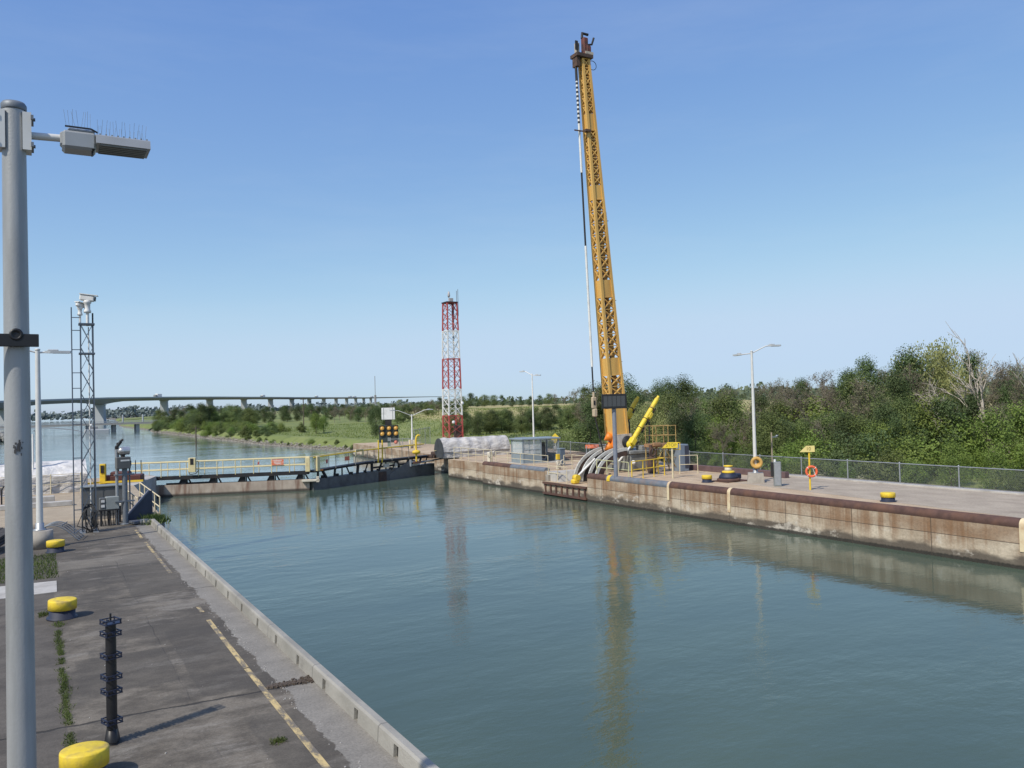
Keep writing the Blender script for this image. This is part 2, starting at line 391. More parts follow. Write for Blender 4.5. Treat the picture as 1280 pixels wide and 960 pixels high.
m = MB(); m.prism([(4.15, -40), (4.15, 37), (4.75, 38.4), (5.0, 48), (5.3, 57), (6.9, 63), (6.9, 66), (-90, 66), (-90, -40)], -7, 0)
struct(m.build('quay', QUAY))

t = NT('lock_wall_concrete')
n_mid = t.noise(1.1, 7, (1, .6, 1.4)); n_f = t.noise(11, 6); n_v = t.noise(1.5, 5, (1, 1.6, .12)); n_b = t.noise(.35, 4)
top = t.mix(t.ramp(n_mid, .3, .7), (.42, .31, .20), (.54, .42, .29))
grey = t.mix(t.ramp(n_mid, .3, .7), (.33, .275, .215), (.43, .365, .285))
xe = t.math('ADD', t.x, t.math('MULTIPLY', t.math('SUBTRACT', n_mid, .5), .35))
bnd = t.math('ADD', 30.4, t.math('MULTIPLY', t.math('MAXIMUM', t.math('SUBTRACT', t.y, 16.), 0.), .125))
isgrey = t.math('MULTIPLY', t.ramp(t.math('SUBTRACT', xe, bnd), 0, .07), t.ramp(t.y, 31, 38, 1, 0))
top = t.mix(isgrey, top, grey)
seam = t.ramp(t.math('ABSOLUTE', t.math('SUBTRACT', t.math('SUBTRACT', xe, bnd), 0.)), .01, .035, 1, 0)
top = t.mix(t.math('MULTIPLY', seam, .6), top, (.09, .075, .06))
top = t.mix(t.ramp(t.noise(.8, 8, (1, .35, 1), .7), .56, .75, 0, .6), top, (.17, .13, .10))
side = t.mix(t.ramp(n_mid, .35, .68), (.36, .285, .205), (.56, .48, .37))
side = t.mix(t.math('MULTIPLY', t.ramp(n_v, .44, .66), t.ramp(t.z, -1.3, -.5, .25, .8)), side, (.22, .12, .06))                     # rust streaks
side = t.mix(t.math('MULTIPLY', t.ramp(t.z, -.66, -.62), t.ramp(t.noise(.6, 6, (1, .5, 1), .65, (4, 4, 0)), .3, .7, .15, .65)), side, (.22, .115, .055))  # rusty top course
zz = t.math('ADD', t.z, t.math('MULTIPLY', t.math('SUBTRACT', n_mid, .5), .9))
side = t.mix(t.ramp(zz, -1.22, -.98, .85, 0), side, (.07, .06, .05))                    # weed line
side = t.mix(t.math('MULTIPLY', t.ramp(t.noise(.9, 8, (1, .6, 1), .7, (7, 2, 1)), .54, .64), t.ramp(t.z, -.7, -.8)), side, (.55, .50, .43))
side = t.mix(t.ramp(t.math('ADD', t.z, t.math('MULTIPLY', t.math('SUBTRACT', n_f, .5), .12)), -1.40, -1.33, .95, 0), side, (.025, .024, .02))
jv = t.math('ABSOLUTE', t.math('SUBTRACT', t.math('FRACT', t.math('MULTIPLY', t.y, .29)), .5))
side = t.mix(t.ramp(jv, .002, .007, .85, 0), side, (.05, .04, .03))
jh = t.math('ABSOLUTE', t.math('ADD', t.z, .64))
side = t.mix(t.ramp(jh, .008, .02, .8, 0), side, (.06, .045, .035))
sx = t.N.new('ShaderNodeSeparateXYZ'); t.L.new(t.nrm, sx.inputs[0])
allc = t.mix(t.ramp(sx.outputs[2], .5, .6), side, top)
allc = t.mix(t.ramp(n_f, .35, .7, 0, .22), allc, (.08, .065, .05))
LOCKW = t.done(allc, .92, t.bump(t.math('ADD', n_f, t.math('MULTIPLY', n_mid, .6)), .5, .03))
m = MB(); m.prism([(28.85, -40), (38.2, -40), (38.4, 41), (43.5, 66), (46.5, 75), (46.5, 100), (34.5, 100), (31.6, 69), (31.6, 62.6), (29.85, 62.6), (29.85, 55.4), (29.25, 55.4), (29.25, 46.2), (31.2, 46.2), (31.2, 41.1), (28.85, 41.1)], -7, 0)
struct(m.build('quay', LOCKW))

# kerb along the near lock wall, with drain slots
slots = [7.1 + 1.55 * i for i in range(20)]
slots = [y for y in slots if y < 36]
kerb = thing('quay_kerb', 'long pale concrete kerb with drain slots on the near lock edge', 'kerb', (4.0, 0, 0))
t = NT('kerb_concrete')
n_a = t.noise(1.2, 7, (1, .5, 1)); n_f = t.noise(16, 5)
kc = t.mix(t.ramp(n_a, .3, .7), (.23, .22, .195), (.34, .325, .29))
kc = t.mix(t.ramp(t.noise(2.2, 7, (1, .5, 1), .7, (3, 3, 0)), .55, .72, 0, .6), kc, (.15, .14, .125))
kj = t.math('ABSOLUTE', t.math('SUBTRACT', t.math('FRACT', t.math('MULTIPLY', t.y, .3226)), .5))
kc = t.mix(t.ramp(kj, .003, .008, .6, 0), kc, (.1, .095, .09))
KERB = t.done(kc, .9, t.bump(n_f, .5, .02))
m = MB()
ya = -20.
for y in slots + [36.7]:
    yb = y - .08
    m.prism([(.0, 0), (.165, 0), (.165, .178), (.013, .178)], -yb, -ya, M=ROTX90)
    ya = y + .08
m.prism([(.013, .178), (.165, .178), (.165, .215), (.145, .24), (.05, .24), (.018, .215)], -36.7, 20., M=ROTX90)
m.build('kerb_body', KERB, kerb)
m = MB(); pts = []
for i in range(9):
    a = pi / 2 * i / 8; pts.append((-.35 + .43 * cos(a), 36.7 + .42 * sin(a) * 1.0, .1))
m.tube(pts, [.12] * 9, 8); m.build('curved_end', KERB, kerb)
m = MB()
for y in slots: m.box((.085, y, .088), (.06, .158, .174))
m.build('slot_shade_fill', mat('painted_slot_shade', (.016, .015, .014), .9), kerb)  # near-black blocks paint the shade inside the open drain slots

# yellow line, worn
t = NT('worn_yellow_line')
wv = t.noise(6, 8, (1, .35, 1), .7); wb = t.noise(.45, 3, (1, 1, 1), .5, (2, 5, 0))
fade = t.math('ADD', wv, t.math('MULTIPLY', t.math('SUBTRACT', wb, .5), .6))
YL = t.done(t.mix(t.ramp(fade, .42, .60), (.54, .41, .19), (.15, .132, .108)), .85)
m = MB()
for (y0, y1, x0, x1) in ((6, 15.2, 3.14, 3.19), (15.25, 19.2, 3.19, 3.23), (20.0, 20.6, 3.24, 3.245), (25.4, 29.2, 3.27, 3.29), (29.4, 32, 3.29, 3.30), (33.0, 35.6, 3.30, 3.33)):
    m.add([(x0 - .048, y0, .004), (x0 + .048, y0, .004), (x1 + .048, y1, .004), (x1 - .048, y1, .004)], [(0, 1, 2, 3)])
struct(m.build('painted_line', YL))
m = MB(); m.prism([(-6, 24.35), (.42, 24.6), (.44, 26.2), (-6, 26.6)], -.2, .012)
struct(m.build('path', conc_pale))

# steel copings on the far lock wall
def coping(name, label, segs, stripes, x=29.06, r=.235):
    o = thing(name, label, 'coping', (x, 0, 0))
    for (y0, y1, mt) in segs:
        m = MB(); n = 12
        prof = [(r * 1.0 * cos(a), .02 + r * sin(a) * .95) for a in [pi * (1.12 - 1.12 * i / n) for i in range(n + 1)]]
        prof = [(x_, z_ - .03) for x_, z_ in prof]
        k = len(prof)
        vs = [(px, y0, pz) for px, pz in prof] + [(px, y1, pz) for px, pz in prof]
        m.add(vs, [(i, i + 1, k + i + 1, k + i) for i in range(k - 1)], True)
        m.add(vs, [tuple(range(k)), tuple(range(k, 2 * k))[::-1]])
        m.build('steel_casing', mt, o)
    for (y, wd, zlow, mt) in stripes:
        m = MB(); n = 10; rr = r + .006
        prof = [(-rr, zlow)] + [(rr * cos(a), rr * .95 * sin(a) - .008) for a in [pi * (1 - i / n) for i in range(n + 1)]]
        k = len(prof)
        m.add([(px, y - wd / 2, pz) for px, pz in prof] + [(px, y + wd / 2, pz) for px, pz in prof], [(i, i + 1, k + i + 1, k + i) for i in range(k - 1)], True)
        m.build('painted_stripe', mt, o)
    return o
stripe_m = mat('cream_stripe_paint', (.66, .55, .36), .7, 0, .1, 4, dark=(.4, .2, .1), dscale=2.5, damt=.6)
coping('steel_coping', 'long rusty rounded steel coping with cream stripes on the far lock wall', [(-30, 33.6, rust), (33.6, 39.2, bluegrey), (39.2, 41.1, rust)],
       [(33.7, .17, -.75, stripe_m), (29.3, .2, -.95, stripe_m), (15.62, .26, -.9, stripe_m), (38.95, .3, -.12, yel)])
coping('steel_coping', 'short steel coping half brown half blue-grey past the recess', [(51.2, 55.4, rust), (46.6, 51.2, bluegrey)], [(46.45, .0, 0, rust)][:0], x=29.48)

# recess deck with rusty fender beams
rec = thing('recess_deck', 'low recess deck with rusty fender beams in the far lock wall', 'deck', (29.0, 43.65, 0))
m = MB(); m.prism([(-.1, -2.5), (2.25, -2.5), (2.25, 2.5), (-.1, 2.5)], -7, -.62); m.build('deck_slab', LOCKW, rec)
m = MB()
for z in (-.70, -1.36): m.box((-.12, 0, z), (.22, 4.9, .12))
for k in range(8): m.box((-.10, -2.25 + .64 * k, -1.03), (.14, .16, .72))
m.build('fender_beam', rust, rec)
m = MB(); m.prism([(.05, 2.5), (.05, 2.15), (1.0, 2.15), (1.0, 2.5)], -.62, -.2); m.prism([(1.0, 2.5), (1.0, 1.9), (2.2, 1.9), (2.2, 2.5)], -.62, -.05); m.build('step', conc, rec)
# concrete slope block beside the recess
m = MB(); m.prism([(0, -1.3), (.0, 0), (.9, 0), (1.35, -.62), (1.35, -1.3)], -2.0, -.02, M=Matrix(((0, 0, -1), (-1, 0, 0), (0, 1, 0))), c=(29.2, 46.2, 0))
tag(m.build('buttress', conc_pale), 'sloping pale concrete buttress beside the recess in the lock wall', 'buttress')

# ------------------------------------------------------------------ railings / fences
def railing(name, label, pts, mt, h=1.02, z=0., n_post=None, mids=(.55,), r=.024, base=True, group=None, toe=False):
    o = thing(name, label, 'railing', (pts[0][0], pts[0][1], z), group=group)
    P = [Vector((x - pts[0][0], y - pts[0][1], 0)) for x, y in pts]
    for a, b in zip(P, P[1:]):
        for zz in (h,) + tuple(mids):
            MB().tube([a + Vector((0, 0, zz)), b + Vector((0, 0, zz))], r, 6).build('rail', mt, o)
    for i, (a, b) in enumerate(zip(P, P[1:])):
        n = max(1, round((b - a).length / (n_post or 1.7)))
        for k in range(n + (1 if i == len(P) - 2 else 0)):
            p = a.lerp(b, k / n)
            MB().tube([p, p + Vector((0, 0, h))], r * 1.15, 6).box(p + Vector((0, 0, .01)), (.1, .1, .02)).build('post', mt, o)
    return o
def mesh_fence(label, pts, h, span, mt=galv, group=None, zs=None):
    o = thing('chain_link_fence', label, 'fence', (pts[0][0], pts[0][1], 0), group=group)
    wire = MB(); P = [Vector((x - pts[0][0], y - pts[0][1], (zs[i] if zs else 0))) for i, (x, y) in enumerate(pts)]
    top = MB(); bot = MB()
    for i, (a, b) in enumerate(zip(P, P[1:])):
        d = (b - a); l = d.length; d.normalize(); nrm = Vector((-d.y, d.x, 0))
        top.tube([a + Vector((0, 0, h)), b + Vector((0, 0, h))], .025, 6); bot.tube([a + Vector((0, 0, .07)), b + Vector((0, 0, .07))], .014, 5)
        n = max(1, round(l / span))
        for k in range(n + (1 if i == len(P) - 2 else 0)):
            p = a.lerp(b, k / n)
            MB().tube([p, p + Vector((0, 0, h + .05))], .032, 6).lathe([(.045, h + .02), (.045, h + .05), (.01, h + .08)], p, 6).build('post', mt, o)
        pitch = .075; hw = .0027; hh = h - .07; x = -hh
        while x < l:
            for sgn in (1, -1):
                s0 = max(0., -x) if sgn > 0 else max(0., x + hh - l)
                s1 = min(hh, l - x) if sgn > 0 else min(hh, x + hh)
                if s1 - s0 > .02:
                    A = (x + s0) if sgn > 0 else (x + hh - s0); B = (x + s1) if sgn > 0 else (x + hh - s1)
                    pa = a + d * A + Vector((0, 0, .07 + s0)) + nrm * .004 * sgn; pb = a + d * B + Vector((0, 0, .07 + s1)) + nrm * .004 * sgn
                    e = (d * (-sgn) + Vector((0, 0, 1))).normalized() * hw
                    wire.add([pa - e, pb - e, pb + e, pa + e], [(0, 1, 2, 3)])
            x += pitch
    top.build('top_rail', mt, o); bot.build('bottom_rail', mt, o); wire.build('wire_mesh', galv_dark, o)
    return o
mesh_fence('long galvanised chain-link fence along the edge of the right-hand quay below the bushes', [(37.45, 8), (37.35, 20), (37.25, 41.3), (39.6, 56), (40.8, 66)], 1.06, 3.05)
mesh_fence('small blue-grey mesh fence panel beside the traffic light board', [(33.2, 84.0), (35.6, 83.0)], 1.0, 1.2)
mesh_fence('tall mesh fence behind the double-arm lamp near the lattice mast', [(36.0, 84), (40.6, 90)], 1.9, 2.4)
# concrete curb foot of the fence
m = MB(); m.prism([(37.15, 8), (37.55, 8), (37.4, 41.3), (37.05, 41.3)], -.1, .07)
tag(m.build('fence_footing', conc_pale), 'low pale concrete footing along the foot of the right-hand fence', 'footing')

railing('handrail', 'faded yellow handrail along the arrester edge behind the blue-grey coping', [(29.45, 40.9), (29.4, 37.75)], mat('faded_green_yellow_paint', (.55, .54, .30), .6), 1.0, 0, 1.0)
railing('handrail', 'bright yellow handrail in front of the boom base', [(29.6, 37.7), (32.7, 38.5), (32.9, 39.3)], yel, 1.03, 0, 1.05, r=.03)
railing('handrail', 'cream handrail along the edge in front of the grey shelter', [(30.0, 54.6), (29.95, 47.2)], cream_rail, .95, 0, 1.8)
railing('handrail', 'cream handrail in front of the grey tarpaulin roll', [(30.3, 62.4), (30.3, 55.8)], cream_rail, 1.0, 0, 1.4)
railing('handrail', 'pale handrail beside the recess steps', [(30.9, 46.7), (31.5, 46.6), (31.6, 41.6)], cream_rail, .95, 0, 1.5)
railing('handrail', 'low pale handrail standing on the recess deck', [(29.2, 46.0), (29.25, 43.9)], cream_rail, 1.0, -.62, 1.0)

# ------------------------------------------------------------------ lamps
# big foreground lamp post
lp = thing('street_lamp', 'large grey lamp post in the foreground with bird spikes on its lamp head', 'street lamp', (-.128, 7.7, 0))
MB().tube([(0, 0, 0), (0, 0, 7.06)], [.108, .084], 28).build('pole', alu, lp)
MB().lathe([(.088, 7.062), (.092, 7.07), (.092, 7.105), (.08, 7.125), (.0, 7.13)], n=28).build('cap', galv_dark, lp)
m = MB()
for sx in (-1, 1):
    m.prism([(sx * .06, -.085), (sx * .122, -.085), (sx * .122, .085), (sx * .06, .085)], 6.735, 7.04)
m.build('mounting_bracket', alu_pale, lp)
for sx in (-1, 1):
    for z in (6.78, 7.0): MB().tube([(sx * .12, -.03, z), (sx * .15, -.03, z)], .014, 6).box((sx * .128, 0, z), (.02, .2, .035)).build('bolt', galv_dark, lp)
MB().tube([(.11, 0, 6.875), (.36, 0, 6.885)], .03, 14).build('arm', alu_pale, lp)
MB().tube([(-.11, 0, 6.875), (-.3, 0, 6.86), (-.5, 0, 6.85)], .03, 14).build('arm', alu_pale, lp)
def lamp_head(o, s):
    h = MB(); h.box((s * .465, 0, 6.86), (.25, .21, .15), bev=.02); h.box((s * .345, 0, 6.875), (.04, .11, .11), bev=.012)
    h.box((s * .48, 0, 6.945), (.2, .17, .03), bev=.012)
    hd = h.build('lamp_housing', mat('lamp_grey', (.32, .335, .345), .4, .2, .08, 5), o)
    h = MB(); h.prism([(-.15, 0), (.15, 0), (.13, .07), (.09, .088), (-.09, .088), (-.13, .07)], s * .585, s * 1.0, M=Matrix(((0, 0, 1), (1, 0, 0), (0, 1, 0))), c=(0, 0, 6.84))
    h.build('lamp_head', mat('lamp_grey', (0, 0, 0)), o)
    h = MB()
    for k in range(9): h.box((s * (.62 + .045 * k), 0, 6.932), (.012, .16, .02))
    for k in range(6): h.box((s * .795, -.125 + .05 * k, 6.834), (.36, .02, .012))
    h.build('cooling_fin', cabinet2, o)
    h = MB(); h.beam((s * .36, -.09, 6.965), (s * .55, -.09, 6.965), .012); h.beam((s * .55, -.09, 6.965), (s * .6, -.09, 6.94), .012)
    h.box((s * .565, -.0, 6.845), (.03, .2, .12), bev=.01); h.box((s * .56, -.06, 6.77), (.014, .014, .03))
    h.build('spike_rail', black, o)
    h = MB(); rr = random.Random(3)
    for k in range(9):
        x = .37 + .022 * k
        h.tube([(s * x, -.09, 6.96), (s * (x + rr.uniform(-.03, .02)), -.09 + rr.uniform(-.04, .04), 7.10)], .0013, 3)
    h.build('bird_spike', galv_dark, o); h = MB()
    for k in range(26):
        x = .60 + .0152 * k
        h.tube([(s * x, (-.08, .08)[k % 2], 6.925), (s * (x + rr.uniform(-.022, .018)), (-.1, .1)[k % 2] + rr.uniform(-.03, .03), 7.055)], .0013, 3)
    h.build('bird_spike', galv_dark, o)
lamp_head(lp, 1)
m = MB(); m.box((-.32, -.125, 5.195), (.95, .045, .1), bev=.004); m.build('banner_bar', black, lp)
m = MB()
for sy in (-1,):
    m.lathe([(.046, -.022), (.048, -.02), (.048, .026), (.03, .03), (.026, .02), (.0, .02)], (0, -.125, 5.24), 24, ROTX90)
m.torus((0, 0, 5.2), .1, .014, n=28, m=8); m.build('clamp', black, lp)
m = MB(); rq = random.Random(31)
for k in range(26):
    a_ = rq.gauss(0, .16); zz = 4.35 + rq.gauss(0, .022)
    m.box((.098 * sin(a_), -.0985 * cos(a_), zz), (rq.uniform(.004, .016), .002, rq.uniform(.006, .03)), rz=a_)
m.build('scuff_mark', mat('scuff_grey', (.06, .06, .062), .8), lp)

def small_lamp(label, x, y, H, arms, base=None, mt=alu_pale, rb=.095, rt_=.055, z=0., group=None):
    o = thing('street_lamp', label, 'street lamp', (x, y, z), group=group)
    hb = 0
    if base:
        m = MB(); m.lathe(base, n=4 if base[0][0] > .6 else 20, smooth=base[0][0] < .6); m.build('concrete_base', conc, o); hb = base[-1][1]
    MB().tube([(0, 0, hb), (0, 0, H)], [rb, rt_], 16).lathe([(rt_ + .01, H), (rt_ + .012, H + .05), (0, H + .07)], n=12).build('pole', mt, o)
    MB().lathe([(rb * 1.9, hb), (rb * 1.9, hb + .03), (rb * 1.2, hb + .06), (rb * 1.2, hb + .25), (rb, hb + .26)], n=16).build('pole_foot', galv, o)
    for (ax, ay, L, rise, head) in arms:
        d = Vector((ax, ay, 0)).normalized()
        P = [Vector((0, 0, H - .08)), d * L * .45 + Vector((0, 0, H - .08 + rise * .55)), d * L * .8 + Vector((0, 0, H - .08 + rise * .95)), d * L + Vector((0, 0, H - .08 + rise))]
        MB().tube(P, .03, 8).build('arm', mt, o)
        h = MB(); M = Matrix.Rotation(atan2(ay, ax), 3, 'Z')
        c = d * (L + head * .4) + Vector((0, 0, H - .08 + rise))
        h.prism([(-head * .5, -.06), (-head * .3, -.12), (head * .42, -.12), (head * .5, -.05), (head * .5, .05), (head * .42, .12), (-head * .3, .12), (-head * .5, .06)], -.035, .045, M=M, c=c)
        h.box(c + d * -.2 * head + Vector((0, 0, .07)), (head * .4, .12, .06), M=M, bev=.02)
        h.build('lamp_head', mat('lamp_pale_grey', (.5, .52, .53), .4, .2, .08), o)
        MB().prism([(-head * .2, -.09), (head * .4, -.09), (head * .4, .09), (-head * .2, .09)], -.045, -.034, M=M, c=c).build('lens', mat('lamp_lens', (.6, .6, .58), .2), o)
    return o
small_lamp('grey single-arm lamp post on a round concrete base beside a yellow bollard', .07, 33.0, 6.85, [(1, 0, .3, .02, .85), (-1, 0, .55, .12, .5)], [(.42, 0), (.40, .62)], alu_pale, .11, .075)
small_lamp('tall pale lamp post with two upswept arms right of the boom', 33.4, 31.9, 7.0, [(.25, 1, 1.1, .0, .75), (.9, -.3, 1.05, .40, .75)], [(.62, 0), (.56, .5)], alu_pale, .1, .06)
small_lamp('slim pale lamp post with a short drooping head behind the grey shelter', 37.8, 61.8, 7.05, [(.55, -.5, .3, -.02, .55), (-.4, .7, .8, .36, .5)], None, white_p, .085, .05)
small_lamp('low double-arm white lamp post beside the traffic light board', 35.1, 82.5, 3.55, [(1, 0, 1.9, .62, .7), (-1, 0, 1.9, .62, .7)], [(.5, 0), (.42, .9)], white_p, .1, .06)
m = thing('utility_post', 'slim pale post with a thin conduit behind the left lamp post', 'post', (-.18, 56.0, 0))
MB().tube([(0, 0, 0), (0, 0, 3.5)], .05, 10).build('post_shaft', white_p, m); MB().tube([(.16, 0, 0), (.16, 0, 3.6), (.1, 0, 3.7), (.0, 0, 3.66)], .025, 8).build('conduit', galv_dark, m)

# ------------------------------------------------------------------ bollards
def bollard(label, x, y, r, h, group, rz, tilt=0.):
    o = thing('mooring_bollard', label, 'bollard', (x, y, 0), rz, group)
    o.rotation_euler = (radians(tilt), radians(tilt * .6), rz)
    MB().lathe([(r * 1.12, 0), (r * 1.12, .03), (r * .95, .035), (r * .93, h * .48)], n=32).build('shaft', navy, o)
    MB().lathe([(r * .95, h * .48), (r * 1.03, h * .49), (r * 1.03, h * .93), (r * 1.01, h * .965), (r * .93, h * .985), (0, h * 1.01)], n=32)    .build('cap', mat('scuffed_bollard_yellow', (.74, .54, .04), .65, 0, .14, 4, .25, 30, dark=(.30, .22, .10), dscale=4.5, damt=.75), o)
    return o
gl = 'yellow and navy mooring bollards along the near quay'; gr = 'yellow and navy mooring bollards on the far quay'
bollard('low yellow-topped bollard between the weed strip and the concrete path', .46, 21.4, .285, .43, gl, .4, 2)
bollard('yellow-topped bollard beside the round concrete lamp base', .52, 31.7, .27, .40, gl, 1.2)
bollard('yellow bollard cap cut off by the bottom edge near the black post', .47, 11.75, .275, .42, gl, 2.0, 2)
bollard('bright yellow-topped bollard nearest the right edge on the far quay', 31.2, 22.4, .29, .39, gr, .3)
bollard('yellow-topped bollard by the brown coping next to the capstan', 31.5, 33.6, .27, .40, gr, 1.0)
cp = thing('capstan', 'navy capstan with a yellow ringed drum on a rusty base plate', 'capstan', (32.7, 33.2, 0))
MB().lathe([(.62, .02), (.62, .14), (.55, .18)], n=28).box((.15, 0, .02), (1.7, 1.2, .06)).build('base_plate', rust, cp)
MB().lathe([(.54, .15), (.5, .3), (.40, .42), (.38, .46)], n=28).build('body', navy, cp)
MB().lathe([(.32, .46), (.34, .48), (.34, .56), (.26, .585)], n=28).build('flange', yel, cp)
MB().lathe([(.22, .58), (.19, .68), (.2, .80)], n=24).build('drum', cream_p, cp)
MB().lathe([(.22, .80), (.25, .82), (.25, .87), (.0, .885)], n=24).build('cap', yel, cp)
MB().box((.62, .05, .24), (.5, .4, .3), bev=.06).build('motor_box', navy, cp)

# ------------------------------------------------------------------ black post with collars
bp = thing('guide_post', 'black steel post with blue-black bracket collars on the near quay', 'post', (.87, 12.9, 0), .35)
MB().tube([(0, 0, .2), (0, 0, 1.66)], .07, 20).tube([(0, 0, 1.66), (0, 0, 1.80)], .014, 8).build('shaft', black, bp)
MB().lathe([(.115, 0), (.112, .03), (.07, .26)], n=4).lathe([(.13, 0), (.13, .012)], n=4).build('flared_foot', black, bp)
for z in (1.66, 1.50, 1.19, .90, .70, .29):
    m = MB()
    for zz in (z, z + .055):
        for q in range(4):
            a = pi / 2 * q; m.box((cos(a) * .1, sin(a) * .1, zz), (.016, .215, .014), rz=a)
    for q in range(4):
        a = pi / 2 * q + pi / 4; m.box((cos(a) * .138, sin(a) * .138, z + .028), (.016, .016, .075), rz=a)
        a = pi / 2 * q; m.box((cos(a) * .09, sin(a) * .09, z + .028), (.05, .02, .02), rz=a)
    m.build('bracket_collar', mat('blueblack_paint', (.022, .028, .055), .45, .1, .25, 6), bp)
m = MB(); m.box((0, -.09, 1.69), (.19, .012, .05), bev=.003); m.build('top_tag', mat('blueish_tag', (.2, .24, .36), .4), bp)

# ------------------------------------------------------------------ grey camera mast
cm = thing('camera_mast', 'grey lattice mast carrying two white cameras on the near quay', 'mast', (1.75, 36.2, 0), -.02)
def lattice(w0, w1, z0, z1, n, leg, brace, L, Bm, sides=4, xb=True, zig=0):
    cs = lambda q, w: (w / 2 * (1 if q in (1, 2) else -1), w / 2 * (1 if q in (2, 3) else -1))
    for q in range(4):
        a = cs(q, w0); b = cs(q, w1); L.beam((a[0], a[1], z0), (b[0], b[1], z1), leg)
        q2 = (q + 1) % 4
        for k in range(n):
            ta, tb = k / n, (k + 1) / n; wa = w0 + (w1 - w0) * ta; wb = w0 + (w1 - w0) * tb
            za = z0 + (z1 - z0) * ta; zb = z0 + (z1 - z0) * tb
            A, B_, C_, D = cs(q, wa), cs(q2, wa), cs(q, wb), cs(q2, wb)
            Bm.beam((A[0], A[1], za), (D[0], D[1], zb), brace, brace * .5)
            if xb: Bm.beam((B_[0], B_[1], za), (C_[0], C_[1], zb), brace, brace * .5)
l, b_ = MB(), MB(); lattice(.48, .42, 0, 8.1, 9, .045, .036, l, b_)
mast_m = mat('mast_grey', (.10, .125, .16), .55, .3, .15, 5)
l.build('leg', mast_m, cm); b_.build('bracing', mast_m, cm)
m = MB()
for z in (8.1, 6.95): m.box((0, 0, z), (.56, .56, .06))
m.build('platform_ring', mast_m, cm)
m = MB(); m.tube([(-.52, -.12, 0), (-.52, -.12, 8.75)], .022, 8); m.build('guide_pipe', mast_m, cm)
m = MB()
for z in (.9, 2.0, 2.9, 4.2, 5.6, 6.2, 7.1, 7.85, 8.35): m.beam((-.53, -.12, z), (-.2, -.12, z), .03)
m.build('guide_rung', mast_m, cm)
m = MB(); m.tube([(.07, .05, .2), (.07, .05, 8.0)], .022, 10); m.build('conduit', white_p, cm)
m = MB(); m.tube([(.22, .0, .4), (.22, .0, 8.55)], .03, 8); m.build('cable_run', rubber, cm)
def ptz(x, y, z, rz, s):
    m = MB(); m.tube([(x, y, z - .45 * s), (x, y, z)], .05 * s, 10); m.lathe([(.11 * s, 0), (.12 * s, .06 * s), (.09 * s, .12 * s), (.09 * s, .3 * s), (.13 * s, .34 * s), (.12 * s, .42 * s), (0, .44 * s)], (x, y, z), 16)
    c = m.build('camera', white_p, cm)
    M = Matrix.Rotation(rz, 3, 'Z') @ Matrix.Rotation(.12, 3, 'Y')
    MB().box((x, y, z + .5 * s), (.46 * s, .2 * s, .2 * s), M=M, bev=.04).box(Vector((x, y, z + .62 * s)) + M @ Vector((.05 * s, 0, 0)), (.56 * s, .25 * s, .03), M=M).build('camera_hood', white_p, c)
    MB().lathe([(.075 * s, 0), (.08 * s, .04), (0, .041)], Vector((x, y, z + .5 * s)) + M @ Vector((.23 * s, 0, 0)), 14, M @ ROTY90).build('lens', glass_dark, c)
ptz(.04, -.05, 8.55, -.2, 1.15); ptz(-.22, .0, 8.45, .9, .8)
m = MB(); m.box((.1, -.24, 4.15), (.1, .16, .09), bev=.03); m.build('side_camera', white_p, cm)
m = MB(); rr = random.Random(5)
for k in range(9):
    x = rr.uniform(-.2, .2); x2 = rr.uniform(-.3, .3)
    m.tube([(x, -.1, 1.1), (x2, -.3, .8), (x2 + rr.uniform(-.2, .2), -.33, .3), (x + rr.uniform(-.3, .3), -.26, .02)], .018, 6)
m.box((-.14, -.1, .75), (.14, .1, .5)); m.box((.14, -.2, .5), (.16, .08, .6)); m.build('cable_loop', rubber, cm)
m = MB()
for sx in (-1, 1):
    for sy in (-1, 1): m.box((sx * .23, sy * .23, .02), (.2, .2, .04))
m.build('base_plate', galv, cm)

# ------------------------------------------------------------------ signal post, cabinets, ramp skirt
sg = thing('signal_post', 'grey post with a dark box and searchlight beside the blue-grey steel skirt', 'signal', (3.15, 37.65, 0), .12)
MB().tube([(0, 0, 0), (0, 0, 2.5)], .105, 16).lathe([(.2, 0), (.2, .03), (.12, .05)], n=16).build('post_shaft', galv_dark, sg)
MB().tube([(-.28, .1, 0), (-.28, .1, 3.1)], .06, 12).build('side_pipe', galv, sg); MB().tube([(.2, .06, .6), (.2, .06, 2.5)], .03, 8).build('side_pipe', galv_dark, sg)
m = MB()
for z in (.95, 2.05): m.box((-.02, 0, z), (.75, .2, .05))
m.build('crossbar', galv_dark, sg)
MB().box((-.07, -.03, 2.54), (.54, .36, .48), bev=.02).build('signal_box', cabinet, sg)
MB().box((-.02, -.215, 2.64), (.34, .008, .065)).build('label_strip', white_p, sg)
MB().box((.22, -.02, 2.50), (.06, .1, .2)).build('box_handle', blackm, sg)
m = MB(); m.tube([(-.06, 0, 2.78), (-.06, 0, 2.9)], .08, 12); m.torus((-.06, 0, 3.0), .16, .02, n=16, m=6, M=ROTX90); m.build('yoke', blackm, sg)
MB().lathe([(.06, -.22), (.14, -.15), (.165, -.02), (.165, .18), (.175, .2), (.15, .21), (0, .2)], (-.03, -.0, 3.03), 20, Matrix.Rotation(.15, 3, 'Z') @ ROTY90).build('searchlight', mat('aluminium_can', (.5, .5, .5), .3, .7), sg)
m = MB(); m.tube([(-.28, .1, 3.1), (-.28, .1, 3.25)], .05, 8); m.box((-.22, .08, 3.32), (.12, .1, .12), bev=.02); m.tube([(-.25, .08, 3.22), (-.12, .02, 3.42)], .06, 10); m.box((-.1, .02, 3.46), (.16, .12, .09), bev=.02, M=Matrix.Rotation(-.6, 3, 'Y')); m.build('small_camera', black, sg)

